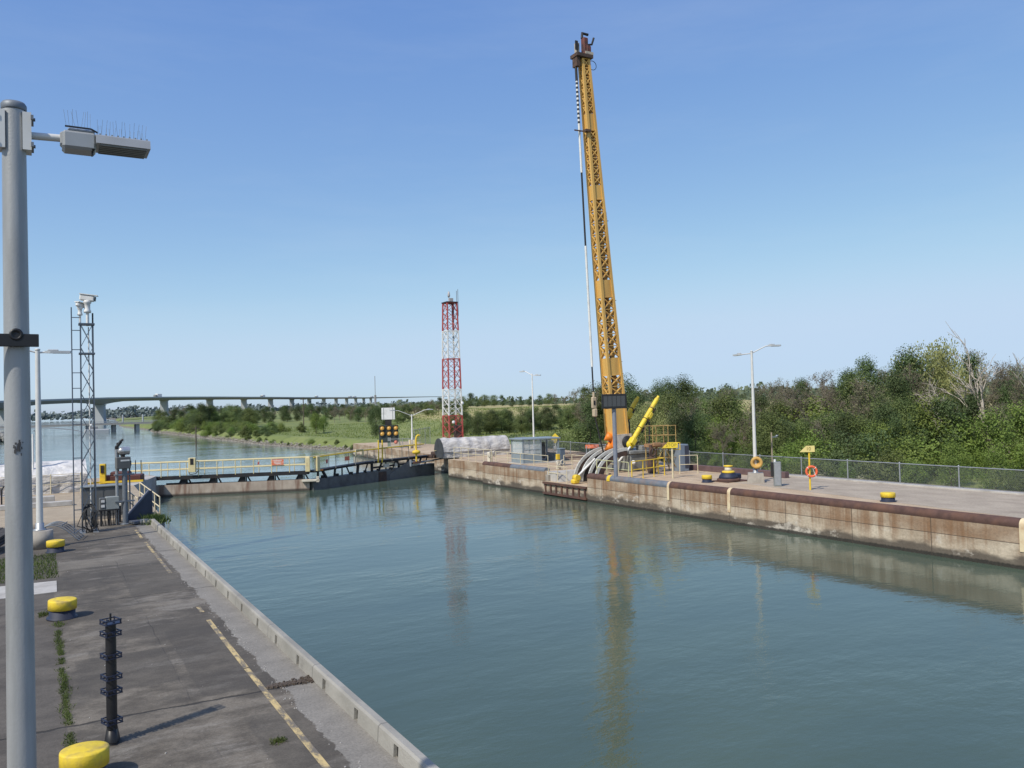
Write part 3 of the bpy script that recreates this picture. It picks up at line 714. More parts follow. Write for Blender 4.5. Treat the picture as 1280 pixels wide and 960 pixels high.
cb = thing('equipment_cabinet', 'wide dark grey equipment cabinet behind the lattice mast', 'cabinet', (2.55, 40.5, 0), -.04)
MB().box((0, 0, .76), (1.75, .7, 1.28), bev=.02).build('cabinet_body', cabinet, cb)
MB().box((0, -.02, 1.43), (1.85, .82, .06), bev=.015).build('cabinet_roof', cabinet2, cb)
m = MB()
for x in (-.44, .44): m.box((x, -.358, .78), (.8, .016, 1.1))
m.build('cabinet_door', cabinet, cb)
MB().box((0, 0, .06), (1.8, .75, .12)).build('plinth', conc, cb)
sc = thing('switch_cabinet', 'small pale grey switch box with meters on a black stand', 'cabinet', (2.55, 37.7, 0), .05)
MB().box((.12, 0, .92), (.5, .28, .52), bev=.02).build('box_body', mat('switch_grey', (.27, .29, .28), .5), sc)
MB().box((-.24, -.02, .9), (.24, .24, .5), bev=.02).build('meter_box', cabinet, sc)
m = MB()
for z in (.82, 1.02): m.box((-.24, -.15, z), (.13, .02, .1))
m.build('meter_window', white_p, sc)
m = MB()
for x in (-.3, .0, .3):
    m.beam((x, .06, 0), (x, .06, .66), .05); m.beam((x, -.1, 0), (x, -.1, .66), .05)
m.box((0, 0, .64), (.8, .3, .05)); m.build('stand', blackm, sc)
m = MB()
for k in range(5): m.tube([(-.26 + .1 * k, -.05, .66), (-.28 + .11 * k, -.06, .3), (-.22 + .1 * k, .02, 0)], .016, 6)
m.build('cable', rubber, sc)
jb = thing('junction_pedestal', 'small dark pedestal with a white cap left of the signal post', 'pedestal', (2.95, 38.6, 0))
MB().box((0, 0, .34), (.22, .2, .68), bev=.02).build('pedestal_body', blackm, jb); MB().box((0, -.02, .73), (.26, .22, .1), bev=.02).build('pedestal_cap', cream_p, jb)
rs = thing('steel_skirt', 'dark blue-grey triangular steel skirt plate at the lock edge with a ramp rail', 'barrier', (3.2, 38.2, 0), .5)
poly = [(0, 0), (1.25, 0), (1.25, 1.22), (1.1, 1.22), (0, .22)]
m = MB(); m.prism(poly, -.03, .03, M=ROTX90); m.build('skirt_plate', slate, rs)
m = MB(); m.prism([(0, 0), (.9, 0), (.9, .92), (.75, .9), (0, 0.5)], -.03, .03, M=Matrix(((0, 0, 1), (1, 0, 0), (0, 1, 0))), c=(1.25, 0, 0)); m.build('return_plate', slate, rs)
MB().beam((0, -.03, .24), (1.1, -.03, 1.24), .07, .07).build('edge_angle', mat('skirt_edge', (.13, .14, .18), .5), rs)
tp = MB(); tp.box((3.9, 37.45, .09), (1.15, .62, .10), rz=.25, bev=.01)
tag(tp.build('steel_step', mat('chequer_plate', (.12, .13, .15), .5, .3, .15, 14), None), 'flat grey steel step plate at the foot of the blue-grey skirt', 'step')
rp = thing('stair_rail', 'cream handrails descending behind the blue-grey skirt', 'railing', (3.3, 42.5, 0), 0)
for dx in (0, .9):
    m = MB()
    for z in (.5, .95): m.tube([(dx, 0, z + .35), (dx + .55, -2.6, z - .15)], .028, 6)
    m.build('rail', cream_rail, rp)
    for k in range(5):
        MB().tube([(dx + .137 * k, -.65 * k, 0), (dx + .137 * k, -.65 * k, 1.3 - .125 * k)], .03, 6).build('post', cream_rail, rp)

# hoops, timber stack
hp = thing('pipe_hoops', 'bent grey pipe hoops lying beside the bollard near the lattice mast', 'pipes', (.75, 34.6, 0), -.2)
for k in range(4):
    y = .35 * k - .5
    P = [(-.75, y, .02)] + [(-.6 + 1.25 * i / 10, y, .55 * sin(pi * (.25 + .75 * i / 10)) + .1 * (1 - i / 10)) for i in range(10)] + [(.68, y, .02)]
    MB().tube(P, .022, 8).build('hoop', galv_dark, hp)
MB().tube([(.1, -.5, .58), (.1, .6, .58)], .018, 6).tube([(.55, -.5, .28), (.55, .6, .28)], .018, 6).build('tie_bar', galv_dark, hp)
tb = thing('timber_stack', 'stack of dark weathered planks leaning at the left edge', 'planks', (-1.35, 33.2, 0), -.35)
rr = random.Random(9)
for k in range(9):
    z = .06 + .1 * (k // 3); x = -.3 + .26 * (k % 3) + rr.uniform(-.05, .05)
    MB().box((x, rr.uniform(-.2, .2), z + .18), (.2, 2.6, .08), M=Matrix.Rotation(rr.uniform(-.06, .06), 3, 'Z') @ Matrix.Rotation(.12, 3, 'X'), bev=.008).build('plank', mat('dark_timber', (.05, .047, .045), .9, 0, .3, 6, .3), tb)

# ------------------------------------------------------------------ far end of the near quay: tarpaulined shed, machinery
def wavy(fn, nu, nv, name, mt, parent, thick=None):
    m = MB(); vs = [fn(i / nu, j / nv) for j in range(nv + 1) for i in range(nu + 1)]
    m.add(vs, [(j * (nu + 1) + i, j * (nu + 1) + i + 1, (j + 1) * (nu + 1) + i + 1, (j + 1) * (nu + 1) + i) for j in range(nv) for i in range(nu)], True)
    return m.build(name, mt, parent)
from mathutils import noise as mn
ts = thing('tarp_shelter', 'long low shelter wrapped in white and grey tarpaulin across the quay', 'tarp shelter', (0, 56.3, 0))
def roof(u, v):
    x = -9 + 11.6 * u; p = v
    y = -1.0 + 2.3 * p; z = 1.02 + .78 * sin(p * pi * .62) + .06 * mn.noise(Vector((x * 1.3, p * 3, 0))) - .04 * abs(sin(x * 2.2)) * (1 - p)
    return (x, y, z)
def side(u, v):
    x = -9 + 11.6 * u; z = 1.02 * (1 - v) + .0
    k = mn.noise(Vector((x * 2.2, v * 2, 3))); y = -1.0 - .14 * v + .13 * k * v + .06 * sin(x * 7 + 3 * k) * v
    return (x, y, z + .06 * mn.noise(Vector((x * 1.3, 0, 0))) * (1 - v) + .05 * max(0, k) * v)
wavy(roof, 120, 14, 'roof_sheet', tarp_w, ts); wavy(side, 160, 10, 'side_sheet', tarp_g, ts)
MB().prism([(-.98, 0), (1.3, 0), (1.3, 1.6), (-.98, 1.0)], 2.56, 2.62, M=Matrix(((0, 0, 1), (1, 0, 0), (0, 1, 0)))).build('end_sheet', tarp_g, ts)
m = MB()
for k in range(8): m.tube([(-8.6 + 1.55 * k, -1.22, 0), (-8.6 + 1.55 * k, -1.2, 1.15)], .03, 6)
for z in (.55, 1.1): m.tube([(-9, -1.22, z), (2.5, -1.22, z)], .02, 6)
m.build('guard_rail', cream_rail, ts)
rl = thing('loose_pipes', 'black bent pipes standing by the quay shelter at the left edge', 'pipes', (-1.6, 50.5, 0))
for k in range(2): MB().tube([(.25 * k, 0, 0), (.25 * k, 0, .75), (.25 * k + .12, 0, .95), (.25 * k + .3, 0, .9), (.25 * k + .35, 0, 0)], .04, 8).build('pipe', blackm, rl)
st = MB(); st.box((-1.2, 47.5, .12), (5.5, .5, .24), bev=.02)
tag(st.build('concrete_plinth', conc_pale), 'long low pale concrete plinth near the quay shelter', 'plinth')
st = MB(); st.box((.15, 50.0, .16), (1.3, .5, .34), bev=.03)
tag(st.build('concrete_block', conc_pale), 'short pale concrete block behind the left lamp post', 'block')
hs = thing('lock_building', 'small building at the left edge with a pale sloped roof edge and blue-grey wall', 'building', (-5.1, 60.0, 0))
MB().box((0, 0, 1.25), (5.0, 6, 2.5)).build('wall', mat('pale_blue_wall', (.25, .30, .42), .7), hs)
m = MB(); m.prism([(-3.0, 2.45), (2.9, 2.45), (2.9, 2.75), (0.2, 5.2), (-.2, 5.2), (-3.0, 2.75)], -3.4, 3.4, M=ROTX90); m.build('roof', mat('cream_roof', (.55, .50, .40), .7), hs)
MB().box((1.5, -3.02, 1.3), (.9, .06, 1.2)).build('window', glass_dark, hs)

# yellow gate machinery at the near end of the gate
gm = thing('gate_machine', 'yellow and rusty gate machinery at the left end of the footbridge', 'machine', (4.6, 60.6, 0), -.3)
MB().box((-.7, -.6, .55), (.36, .3, 1.5), bev=.03).build('control_stand', yel, gm); MB().box((-.7, -.79, .95), (.2, .03, .5)).build('control_panel', blackm, gm)
MB().box((.4, 0, .25), (2.4, 1.1, .5), bev=.05).box((.3, -.2, .6), (1.2, .7, .3), bev=.08).build('gear_case', mat('oxblood_paint', (.09, .03, .028), .6, 0, .3), gm)
m = MB(); m.beam((-.9, -.9, .12), (1.8, -.9, .12), .12); m.beam((-.9, -.9, .12), (-1.6, -1.7, .12), .1); m.build('yellow_frame', yel, gm)
MB().tube([(-.05, .3, 0), (-.05, .3, 2.35)], .13, 12).build('black_pipe', black, gm)
m = MB()
for k in range(3): m.tube([(.7 + .35 * k, .5, 0), (.7 + .35 * k, .5, 1.4)], .03, 6)
m.build('thin_post', blackm, gm)

# ------------------------------------------------------------------ lock gate leaves
def frame_root(name, label, cat, P, Q):
    d = Vector((Q[0] - P[0], Q[1] - P[1], 0)); o = thing(name, label, cat, (P[0], P[1], 0), atan2(d.y, d.x)); return o, d.length
t = NT('stained_gate_steel')
n_a = t.noise(1.3, 7, (1, 1, .8)); n_b = t.noise(2.2, 6, (1, 1, .15))
c = t.mix(t.ramp(n_a, .3, .7), (.33, .27, .22), (.46, .39, .32)); c = t.mix(t.ramp(n_b, .45, .65, 0, .8), c, (.17, .09, .06))
c = t.mix(t.ramp(t.z, -1.42, -1.25, .9, 0), c, (.03, .028, .024)); c = t.mix(t.ramp(t.math('ADD', t.z, t.math('MULTIPLY', n_a, .12)), -.66, -.58, 0, .6), c, (.07, .06, .05))
GATE = t.done(c, .85, t.bump(n_a, .3, .02))
hull = mat('dark_grey_hull_paint', (.125, .128, .13), .5, .1, .2, 3, dark=(.04, .04, .04), dscale=1.2, damt=.6)
g1, L1 = frame_root('lock_gate', 'left leaf of the lock gate with a stained pale hull and yellow handrails', 'lock gate', (7.05, 64.1), (17.5, 60.6))
MB().box((L1 / 2, .25, -1.6), (L1, .55, 1.86), bev=.02).build('hull', GATE, g1)
for k in range(5):
    x = 2.3 + 2.05 * k
    m = MB(); m.beam((x - .42, .2, -.68), (x - .2, .2, -.26), .16); m.beam((x + .42, .2, -.68), (x + .2, .2, -.26), .1); m.box((x - .12, .2, -.48), (.34, .3, .4)); m.beam((x + .12, .2, -.68), (x + .12, .2, -.26), .08)
    m.build('trestle', blackm, g1)
m = MB(); m.beam((1.0, .2, -.6), (4.0, .2, -.6), .12); m.build('lower_pipe', blackm, g1)
MB().box((L1 / 2 - .7, .3, -.2), (L1 + 1.4, .8, .14)).box((L1 / 2 - .7, -.08, -.16), (L1 + 1.4, .06, .28)).build('walkway', blackm, g1)
for k in range(9):
    x = .35 + 1.27 * k
    MB().tube([(x - .9, -.1, -.1), (x - .9, -.1, .97)], .035, 6).build('rail_post', rail_pale, g1)
    MB().tube([(x - .6, .68, -.1), (x - .6, .68, .97)], .03, 6).build('rail_post', rail_pale, g1)
for y in (-.1, .68):
    for z in (.42, .96): MB().tube([(-1.6, y, z), (L1, y, z)], .036, 8).build('handrail', rail_pale, g1)
m = MB(); m.box((2.85, -.2, .72), (.5, .3, 1.05), bev=.03); cs = m.build('control_stand', rail_pale, g1)
MB().box((2.85, -.36, .98), (.22, .02, .45)).build('control_panel', blackm, cs)
m = MB(); m.tube([(2.6, -.3, .3), (2.7, -.32, .05), (3.1, -.32, .1), (3.3, -.3, .35)], .03, 6); m.build('hose', blackm, g1)
m = MB(); m.box((L1 - 2.25, -.16, .68), (.85, .03, .42)); sgn = m.build('notice_board', orange_sign, g1)
m = MB()
for k in range(3): m.box((L1 - 2.25, -.178, .80 - .11 * k), (.6 - .08 * k, .004, .045))
m.build('notice_text_line', white_p, sgn)
m = MB(); m.box((L1 - .1, -.15, .42), (.34, .25, 1.05), bev=.03); m.build('latch_stand', rail_pale, g1)
m = MB(); m.box((L1 + .1, -.2, -.75), (1.3, .3, .16), bev=.02); m.box((L1 + .6, -.2, -.68), (.2, .3, .4)); m.build('mitre_plate', cream_p, g1)
MB().box((L1 - 3.6, -.12, .66), (.12, .03, .2)).build('red_tag', red_p, g1)

g2, L2 = frame_root('lock_gate', 'right leaf of the lock gate with a dark hull and sloping grey end plate', 'lock gate', (17.75, 60.45), (30.4, 66.6))
m = MB(); m.prism([(0, -2.5), (L2, -2.5), (L2, -.55), (.5, -.68), (0, -.68)], -.55, 0, M=ROTX90); m.build('hull', hull, g2)
MB().box((7.4, -.02, -1.6), (.9, .04, 1.7)).build('hull_patch', rust_dark, g2)
m = MB(); zt = lambda x: -.12 + .22 * ss(x / 6)
m.beam((0, .3, zt(0)), (5.5, .3, zt(5.5)), .75, .16); m.beam((5.5, .3, zt(5.5)), (L2 + .5, .3, .1), .75, .2); m.build('walkway', blackm, g2)
m = MB(); rr = random.Random(4)
for k in range(16):
    x = .5 + .82 * k; z0 = -.7 + .01 * k
    m.beam((x, .05, z0), (x + rr.choice((-.35, 0, .35, .1)), .05, zt(x) - .05), rr.choice((.08, .12, .16)))
for k in range(7):
    x = 1 + 1.5 * k; m.lathe([(.13, 0), (.13, .2), (0, .22)], (x, .1, -.68), 10)
m.beam((6.5, .1, -.35), (L2, .1, -.3), .14); m.build('truss', blackm, g2)
m = MB(); m.prism([(8.2, -1.5), (8.2, -1.05), (10.6, -.1), (11.4, -.05), (11.4, -1.5)], .0, .05, M=ROTX90); m.build('end_plate', mat('mid_grey_hull', (.15, .155, .16), .5, .2, .15), g2)
m = MB(); m.box((10.75, -.1, -.3), (.12, .2, .55)); m.box((11.1, -.1, -.2), (.5, .16, .12)); m.box((11.3, -.1, -.45), (.7, .2, .14)); m.box((11.7, -.1, -.35), (.3, .25, .3)); m.build('ram_bracket', white_p, g2)
m = MB(); m.box((7.9, .02, -.28), (.7, .05, .3)); m.box((9.1, .03, -.3), (.35, .05, .3)); m.build('white_fitting', cream_p, g2)
for y in (-.08, .68):
    MB().tube([(0, y, .93), (5.6, y, 1.13), (L2 - 1.5, y, 1.22)], .04, 8).build('handrail', rail_pale if y > 0 else yel, g2)
    for k in range(6):
        x = .1 + 2.1 * k; MB().tube([(x, y, zt(x)), (x, y, zt(x) + 1.05)], .025, 6).build('rail_post', mat('dull_rail', (.25, .25, .22), .6), g2)
m = MB(); m.box((.35, -.12, .45), (.32, .2, 1.1), bev=.03); m.build('latch_stand', rail_pale, g2)
MB().box((3.35, -.13, .62), (.5, .03, .32)).build('notice_board', orange_sign, g2)
MB().box((1.25, -.13, .55), (.16, .04, .3)).build('red_lamp', red_p, g2)
MB().box((.6, -.1, -.05), (.5, .1, .1)).build('orange_fitting', orange_p, g2)
m = MB()
for (a, b) in (((4.3, .72), (5.1, .72)), ((4.3, 1.2), (5.1, 1.2)), ((4.3, .72), (4.3, 1.2)), ((5.1, .72), (5.1, 1.2))): m.beam((a[0], -.12, a[1]), (b[0], -.12, b[1]), .08)
m.build('rail_panel', rail_pale, g2)
for x in (6.9, 7.35): MB().tube([(x - .08, -.1, .0), (x, -.1, .6), (x, -.1, 1.85)], .055, 8).build('ladder_stile', yel, g2)
MB().tube([(11.6, -.12, -.35), (16.8, -.9, .0)], .07, 10).build('ram_rod', galv, g2)
gp = thing('vent_pipe', 'tall yellow gooseneck vent pipe at the right end of the gate', 'pipe', (28.0, 65.0, 0))
MB().tube([(0, 0, -.2), (0, 0, 1.75), (.06, 0, 1.95), (.2, 0, 2.05), (.35, 0, 2.0)], .075, 10).build('pipe_shaft', yel, gp)
MB().lathe([(.05, .42), (.32, .5), (.36, .62), (.3, .74), (.05, .8)], n=18).build('pipe_float', yel, gp)
MB().box((.0, 0, -.26), (.6, .5, .16)).build('pipe_base', rust, gp)
md = thing('gate_winch', 'rusty winch and yellow guard posts at the right end of the gate', 'winch', (30.6, 66.3, 0), .4)
MB().box((.2, 0, .1), (2.4, .9, .3), bev=.05).box((-.2, 0, .35), (.9, .6, .3), bev=.08).tube([(-.6, -.3, .45), (.9, -.3, .45)], .16, 12).build('winch_body', rust_dark, md)
for (x, y, h) in ((1.2, -.5, 1.35), (1.75, -.5, 1.5), (2.0, .6, 1.0)): MB().tube([(x, y, 0), (x, y, h)], .07, 8).build('guard_post', yel, md)
m = MB(); m.tube([(2.0, .6, 1.0), (3.4, .9, 1.0)], .04, 6); m.tube([(3.4, .9, 0), (3.4, .9, 1.0)], .04, 6); m.tube([(-1, -.5, .6), (1.2, -.5, .6)], .04, 6); m.build('guard_rail', rail_pale, md)
ep = MB(); ep.prism([(4.95, 58.2), (5.25, 56.8), (7.4, 63.9), (6.9, 66.2), (5.6, 66.2)], -6.8, .03)
pr = ep.build('gate_pier', conc_pale); tag(pr, 'pale concrete pier end where the left gate leaf meets the quay', 'pier')

# ------------------------------------------------------------------ tarpaulin roll on the far quay
tr = thing('tarp_roll', 'grey tarpaulin-covered half-round roll on the far quay below the lattice mast', 'tarp cover', (31.6, 65.0, 0), -.03)
def roll(u, v):
    x = -1.5 + 6.5 * u; a = pi * v; k = mn.noise(Vector((x * 1.6, a * 2, 1)))
    rr_ = .86 + .05 * k - .03 * abs(sin(x * 3.3))
    return (x, rr_ * 1.15 * cos(a), .5 + rr_ * sin(a) * 1.4)
def skirt_(u, v):
    x = -1.5 + 6.5 * u; k = mn.noise(Vector((x * 2, v, 5)))
    return (x, -.9 - .1 * v * k, .55 * (1 - v))
wavy(roll, 70, 22, 'cover_sheet', tarp_mat('roll_tarpaulin', (.56, .54, .52), (.38, .36, .34)), tr); wavy(skirt_, 70, 5, 'cover_skirt', tarp_g, tr)
m = MB(); m.prism([(.88 * cos(pi * i / 16) * 1.12, .5 + .86 * sin(pi * i / 16) * 1.38) for i in range(17)] + [(-.9, 0), (.9, 0)], -1.50, -1.46, M=Matrix(((0, 0, 1), (1, 0, 0), (0, 1, 0)))); m.build('open_end', mat('painted_end_shade', (.045, .05, .055), .8, 0, .4, 1.5, .5, 2), tr)  # dark panel across the open end paints the shaded interior
m = MB(); m.prism([(.88 * cos(pi * i / 16) * 1.12, .5 + .86 * sin(pi * i / 16) * 1.38) for i in range(17)] + [(-.9, 0), (.9, 0)], 4.97, 5.01, M=Matrix(((0, 0, 1), (1, 0, 0), (0, 1, 0)))); m.build('closed_end', tarp_g, tr)
fr = thing('scaffold_frame', 'small grey scaffold frame right of the tarpaulin roll', 'frame', (36.2, 61.5, 0))
m = MB()
for x in (0, 1.0):
    for y in (0, .8): m.tube([(x, y, 0), (x, y, 1.6)], .035, 6)
for z in (.6, 1.1, 1.55): m.tube([(0, 0, z), (1, 0, z)], .03, 6); m.tube([(0, .8, z), (1, .8, z)], .03, 6)
m.build('tube_frame', galv, fr)

# ------------------------------------------------------------------ red and white mast
rm = thing('radio_mast', 'tall red and white banded lattice mast beyond the far quay', 'mast', (42.6, 87.9, 0))
secs = [(0, 3.3, red_p, 1.75, 1.68), (3.3, 6.4, white_p, 1.68, 1.60), (6.4, 10.0, red_p, 1.60, 1.50), (10.0, 13.3, white_p, 1.50, 1.38), (13.3, 16.6, red_p, 1.38, 1.24)]
for (z0, z1, mt, w0, w1) in secs:
    l, b_ = MB(), MB(); lattice(w0, w1, z0, z1, 3, .14, .072, l, b_)
    for q in range(4):
        a = [(-1, -1), (1, -1), (1, 1), (-1, 1)]; p, q2 = a[q], a[(q + 1) % 4]
        b_.beam((p[0] * w1 / 2, p[1] * w1 / 2, z1 - .04), (q2[0] * w1 / 2, q2[1] * w1 / 2, z1 - .04), .08)
    s_ = l.build('mast_section', mt, rm); b_.build('bracing', mt, s_)
MB().box((0, 0, 16.65), (1.5, 1.5, .1)).build('top_platform', blackm, rm)
m = MB(); m.tube([(-.1, 0, 16.7), (-.1, 0, 17.6)], .05, 8); m.lathe([(.12, 17.3), (.16, 17.5), (.1, 17.9), (0, 18.0)], (-.1, 0, 0), 10); m.box((.05, -.2, 16.95), (.5, .3, .4)); m.build('beacon', mat('beacon_grey', (.4, .38, .38), .5), rm)
for (x, z0, z1) in ((.62, 14.5, 18.0), (.8, 15, 18.2)): MB().tube([(x, -.6, z0), (x, -.6, z1)], .035, 6).build('whip_antenna', galv_dark, rm)
m = MB(); m.beam((.7, .7, 12.5), (.9, .9, 16.9), .16); m.beam((.85, .85, 6), (.75, .75, 12.5), .1); m.build('cable_ladder', galv_dark, rm)
m = MB(); m.box((.45, -.5, 1.15), (.95, .5, 2.0), bev=.04); m.build('equipment_box', mat('maroon_box', (.10, .06, .055), .6), rm)
m = MB()
for (x, z) in ((-.35, 2.5), (.85, 4.7)): m.lathe([(.05, 0), (.2, .06), (.2, .1), (0, .1)], (x, -.9, z), 14, ROTX90); 
m.build('dish', white_p, rm)

# ------------------------------------------------------------------ traffic light board
tl = thing('signal_board', 'dark board of six amber lights under a white sign box beyond the gate', 'signal', (33.4, 85.0, 0), -.36)
MB().box((0, 0, 1.55), (2.1, .3, 1.9), bev=.03).build('board', mat('dark_green_board', (.03, .042, .04), .6), tl)
for i in range(3):
    for j in range(2):
        x, z = -.72 + .74 * i, 2.2 - .60 * j
        o = MB().lathe([(.27, -.02), (.27, .03), (.22, .05), (.0, .11)], (x, -.17, z), 20, ROTX90).build('amber_light', mat('amber_lens', (.62, .34, .07), .35, 0, .1, 8), tl)
        MB().lathe([(.29, -.02), (.30, .16), (.27, .16), (.27, -.02)], (x, -.15, z + .02), 20, ROTX90).build('light_hood', blackm, o)
MB().box((.05, -.17, .95), (.36, .05, .4)).build('grey_panel', cabinet2, tl)
MB().lathe([(.2, 0), (.2, .05), (0, .1)], (.76, -.17, .62), 16, ROTX90).build('red_light', mat('dim_red_lens', (.6, .16, .10), .4), tl)
MB().box((0, 0, 2.8), (.7, .24, .6)).build('neck', blackm, tl)
m = MB(); m.box((0, -.05, 3.75), (1.45, .28, 1.3), bev=.03); wb = m.build('white_box', white_p, tl)
m = MB()
for x in (-.5, .48): m.box((x, -.197, 3.75), (.05, .012, 1.28))
m.build('box_seam', cabinet2, wb)
m = MB(); m.beam((-1.0, -.2, .0), (-.9, .1, 1.7), .08); m.beam((1.25, -.4, 0), (.95, .1, 1.9), .08); m.box((0, 0, .3), (.3, .25, .6)); m.build('support_strut', mat('greenish_steel', (.2, .25, .2), .6), tl)
yp = thing('marker_posts', 'pair of cream yellow marker posts beside the double-arm lamp', 'posts', (34.2, 81.0, 0))
for x in (0, .5): MB().tube([(x, 0, 0), (x, 0, .95)], .09, 8).build('post', rail_pale, yp)

# ------------------------------------------------------------------ shelter, diamond sign, barrier
sh = thing('lineman_shelter', 'small blue-grey glazed shelter with a flat roof on the far quay', 'shelter', (33.0, 53.8, 0), -.08)
m = MB(); m.box((0, 0, 1.83), (3.3, 2.2, .12), bev=.02); m.build('roof', booth_blue, sh)
for x in (-1.5, 0, 1.5):
    for y in (-.95, .95): MB().box((x, y, .89), (.1, .1, 1.76)).build('frame_post', booth_blue, sh)
for y in (-.95, .95): MB().box((-.75, y, .38), (1.4, .05, .62)).build('wall_panel', booth_blue, sh); MB().box((-.75, y, 1.05), (1.4, .06, .05)).build('glazing_bar', booth_blue, sh)
for x in (-1.5, 1.5): MB().box((x, 0, .38), (.05, 1.8, .62)).build('wall_panel', booth_blue, sh)
t = bpy.data.materials.new('clear_glazing'); t.use_nodes = True; nb = t.node_tree.nodes['Principled BSDF']; nb.inputs['Base Color'].default_value = (.7, .78, .8, 1); nb.inputs['Roughness'].default_value = .05; nb.inputs['Alpha'].default_value = .32
m = MB(); m.box((-.75, .95, 1.22), (1.4, .012, 1.0)); m.box((-.75, -.95, 1.22), (1.4, .012, 1.0)); m.box((-1.5, 0, 1.22), (.012, 1.75, 1.0)); m.box((1.5, 0, 1.22), (.012, 1.75, 1.0)); m.box((.75, .95, .9), (1.4, .012, 1.7)); m.build('glazing', t, sh)
m = MB(); m.box((.7, .5, .75), (.7, .5, 1.0), bev=.05); m.box((.35, .3, .4), (.4, .4, .5)); m.box((.95, .6, 1.35), (.3, .3, .25)); m.build('control_desk', cabinet, sh)
MB().box((0, 0, .03), (3.6, 2.5, .06)).build('floor_slab', conc_pale, sh)
bc = thing('blue_locker', 'narrow blue-grey locker standing right of the glazed shelter', 'locker', (32.6, 49.6, 0))
MB().box((0, 0, .6), (.42, .42, 1.2), bev=.02).build('locker_body', mat('locker_blue', (.12, .16, .21), .5, .1), bc); MB().box((0, 0, 1.22), (.48, .48, .05)).build('locker_lid', booth_blue, bc)
MB().box((-.35, -.1, .65), (.25, .2, .4), bev=.02).build('yellow_box', yel, bc)
vl = thing('edge_valve', 'dark pipe valve with handles at the quay edge by the recess', 'valve', (30.6, 46.9, 0))
MB().box((0, 0, .3), (.25, .25, .6), bev=.03).torus((-.15, -.2, .45), .16, .03, M=ROTX90).torus((.2, -.2, .5), .14, .03, M=ROTX90).build('valve_body', cream_p, vl)
vl2 = dup(vl, (30.35, 56.2, 0), .3, 'pale pipe valve at the quay edge in front of the tarpaulin roll')
vl2.scale = (1.3, 1.3, 1.4)
ds = thing('diamond_sign', 'yellow diamond warning sign on a short white post', 'sign', (42.3, 65.3, 0), -.55)
MB().tube([(0, 0, 0), (0, 0, .95)], .05, 8).build('post', white_p, ds)
m = MB(); m.prism([(0, -.48), (.48, 0), (0, .48), (-.48, 0)], -.015, .015, M=ROTX90, c=(0, -.06, 1.15)); m.build('sign_panel', yel_bright, ds)
m = MB(); m.box((0, -.08, 1.22), (.4, .004, .07)); m.box((0, -.08, 1.08), (.3, .004, .06)); m.build('sign_legend', mat('faded_legend', (.40, .33, .05), .6), ds)
MB().lathe([(.2, 0), (.16, .35), (.1, .4)], n=12).build('concrete_foot', conc_pale, ds)
br = thing('barricade', 'small orange and white trestle barricade behind the boom base', 'barricade', (39.4, 55.3, 0), -.5)
MB().box((0, 0, .85), (1.1, .05, .3)).build('barrier_board', orange_sign, br)
for s in (-1, 1): MB().beam((s * .45, 0, .9), (s * .5, .3, 0), .05).beam((s * .45, 0, .9), (s * .5, -.3, 0), .05).build('trestle_leg', galv_dark, br)

# ------------------------------------------------------------------ ship arrester boom
ab = thing('arrester_boom', 'huge ochre yellow lattice boom raised upright over the far lock wall', 'boom', (32.82, 43.0, 0))
LEAN = Matrix.Rotation(-radians(4.15), 4, 'Y')
W = lambda z: 1.12 - .68 * (z - 1.5) / 27.0
D_ = lambda z: .78 - .44 * (z - 1.5) / 27.0
def on_boom(p): return LEAN @ Vector(p)
solid = [(2.35, 4.15), (6.35, 7.5), (11.5, 12.65), (17.95, 18.9), (22.5, 23.6)]
opens = [(4.15, 6.35), (7.5, 11.5), (12.65, 17.95), (18.9, 22.5), (23.6, 27.2)]
cs4 = lambda q, z: ((1 if q in (1, 2) else -1) * W(z) / 2, (1 if q in (2, 3) else -1) * D_(z) / 2, z)
def taper_box(m, z0, z1):
    vs = [on_boom(cs4(q, z0)) for q in range(4)] + [on_boom(cs4(q, z1)) for q in range(4)]
    m.add(vs, [(3, 2, 1, 0), (4, 5, 6, 7)] + [(q, (q + 1) % 4, 4 + (q + 1) % 4, 4 + q) for q in range(4)])
for z0, z1 in solid:
    m = MB(); taper_box(m, z0, z1); m.build('plated_section', boom_y, ab)
chord = MB()
for q in range(4): chord.beam(on_boom(cs4(q, 2.4)), on_boom(cs4(q, 27.2)), .17, .15)
chord.build('chord', boom_y, ab)
for z0, z1 in opens:
    m = MB(); n = max(2, round((z1 - z0) / (.78 if z0 < 18 else .6)))
    for q in range(4):
        q2 = (q + 1) % 4
        for k in range(n):
            a = z0 + (z1 - z0) * k / n; b = z0 + (z1 - z0) * (k + 1) / n
            m.beam(on_boom(cs4(q, a)), on_boom(cs4(q2, b)), .11, .05); m.beam(on_boom(cs4(q2, a)), on_boom(cs4(q, b)), .11, .05)
            m.beam(on_boom(cs4(q, b)), on_boom(cs4(q2, b)), .06, .05)
    m.build('lattice_bracing', boom_y, ab)
m = MB(); m.beam(on_boom((.1, .1, 3)), on_boom((.05, .05, 27)), .09); m.build('inner_pipe', mat('dark_brown_pipe', (.06, .045, .035), .7), ab)
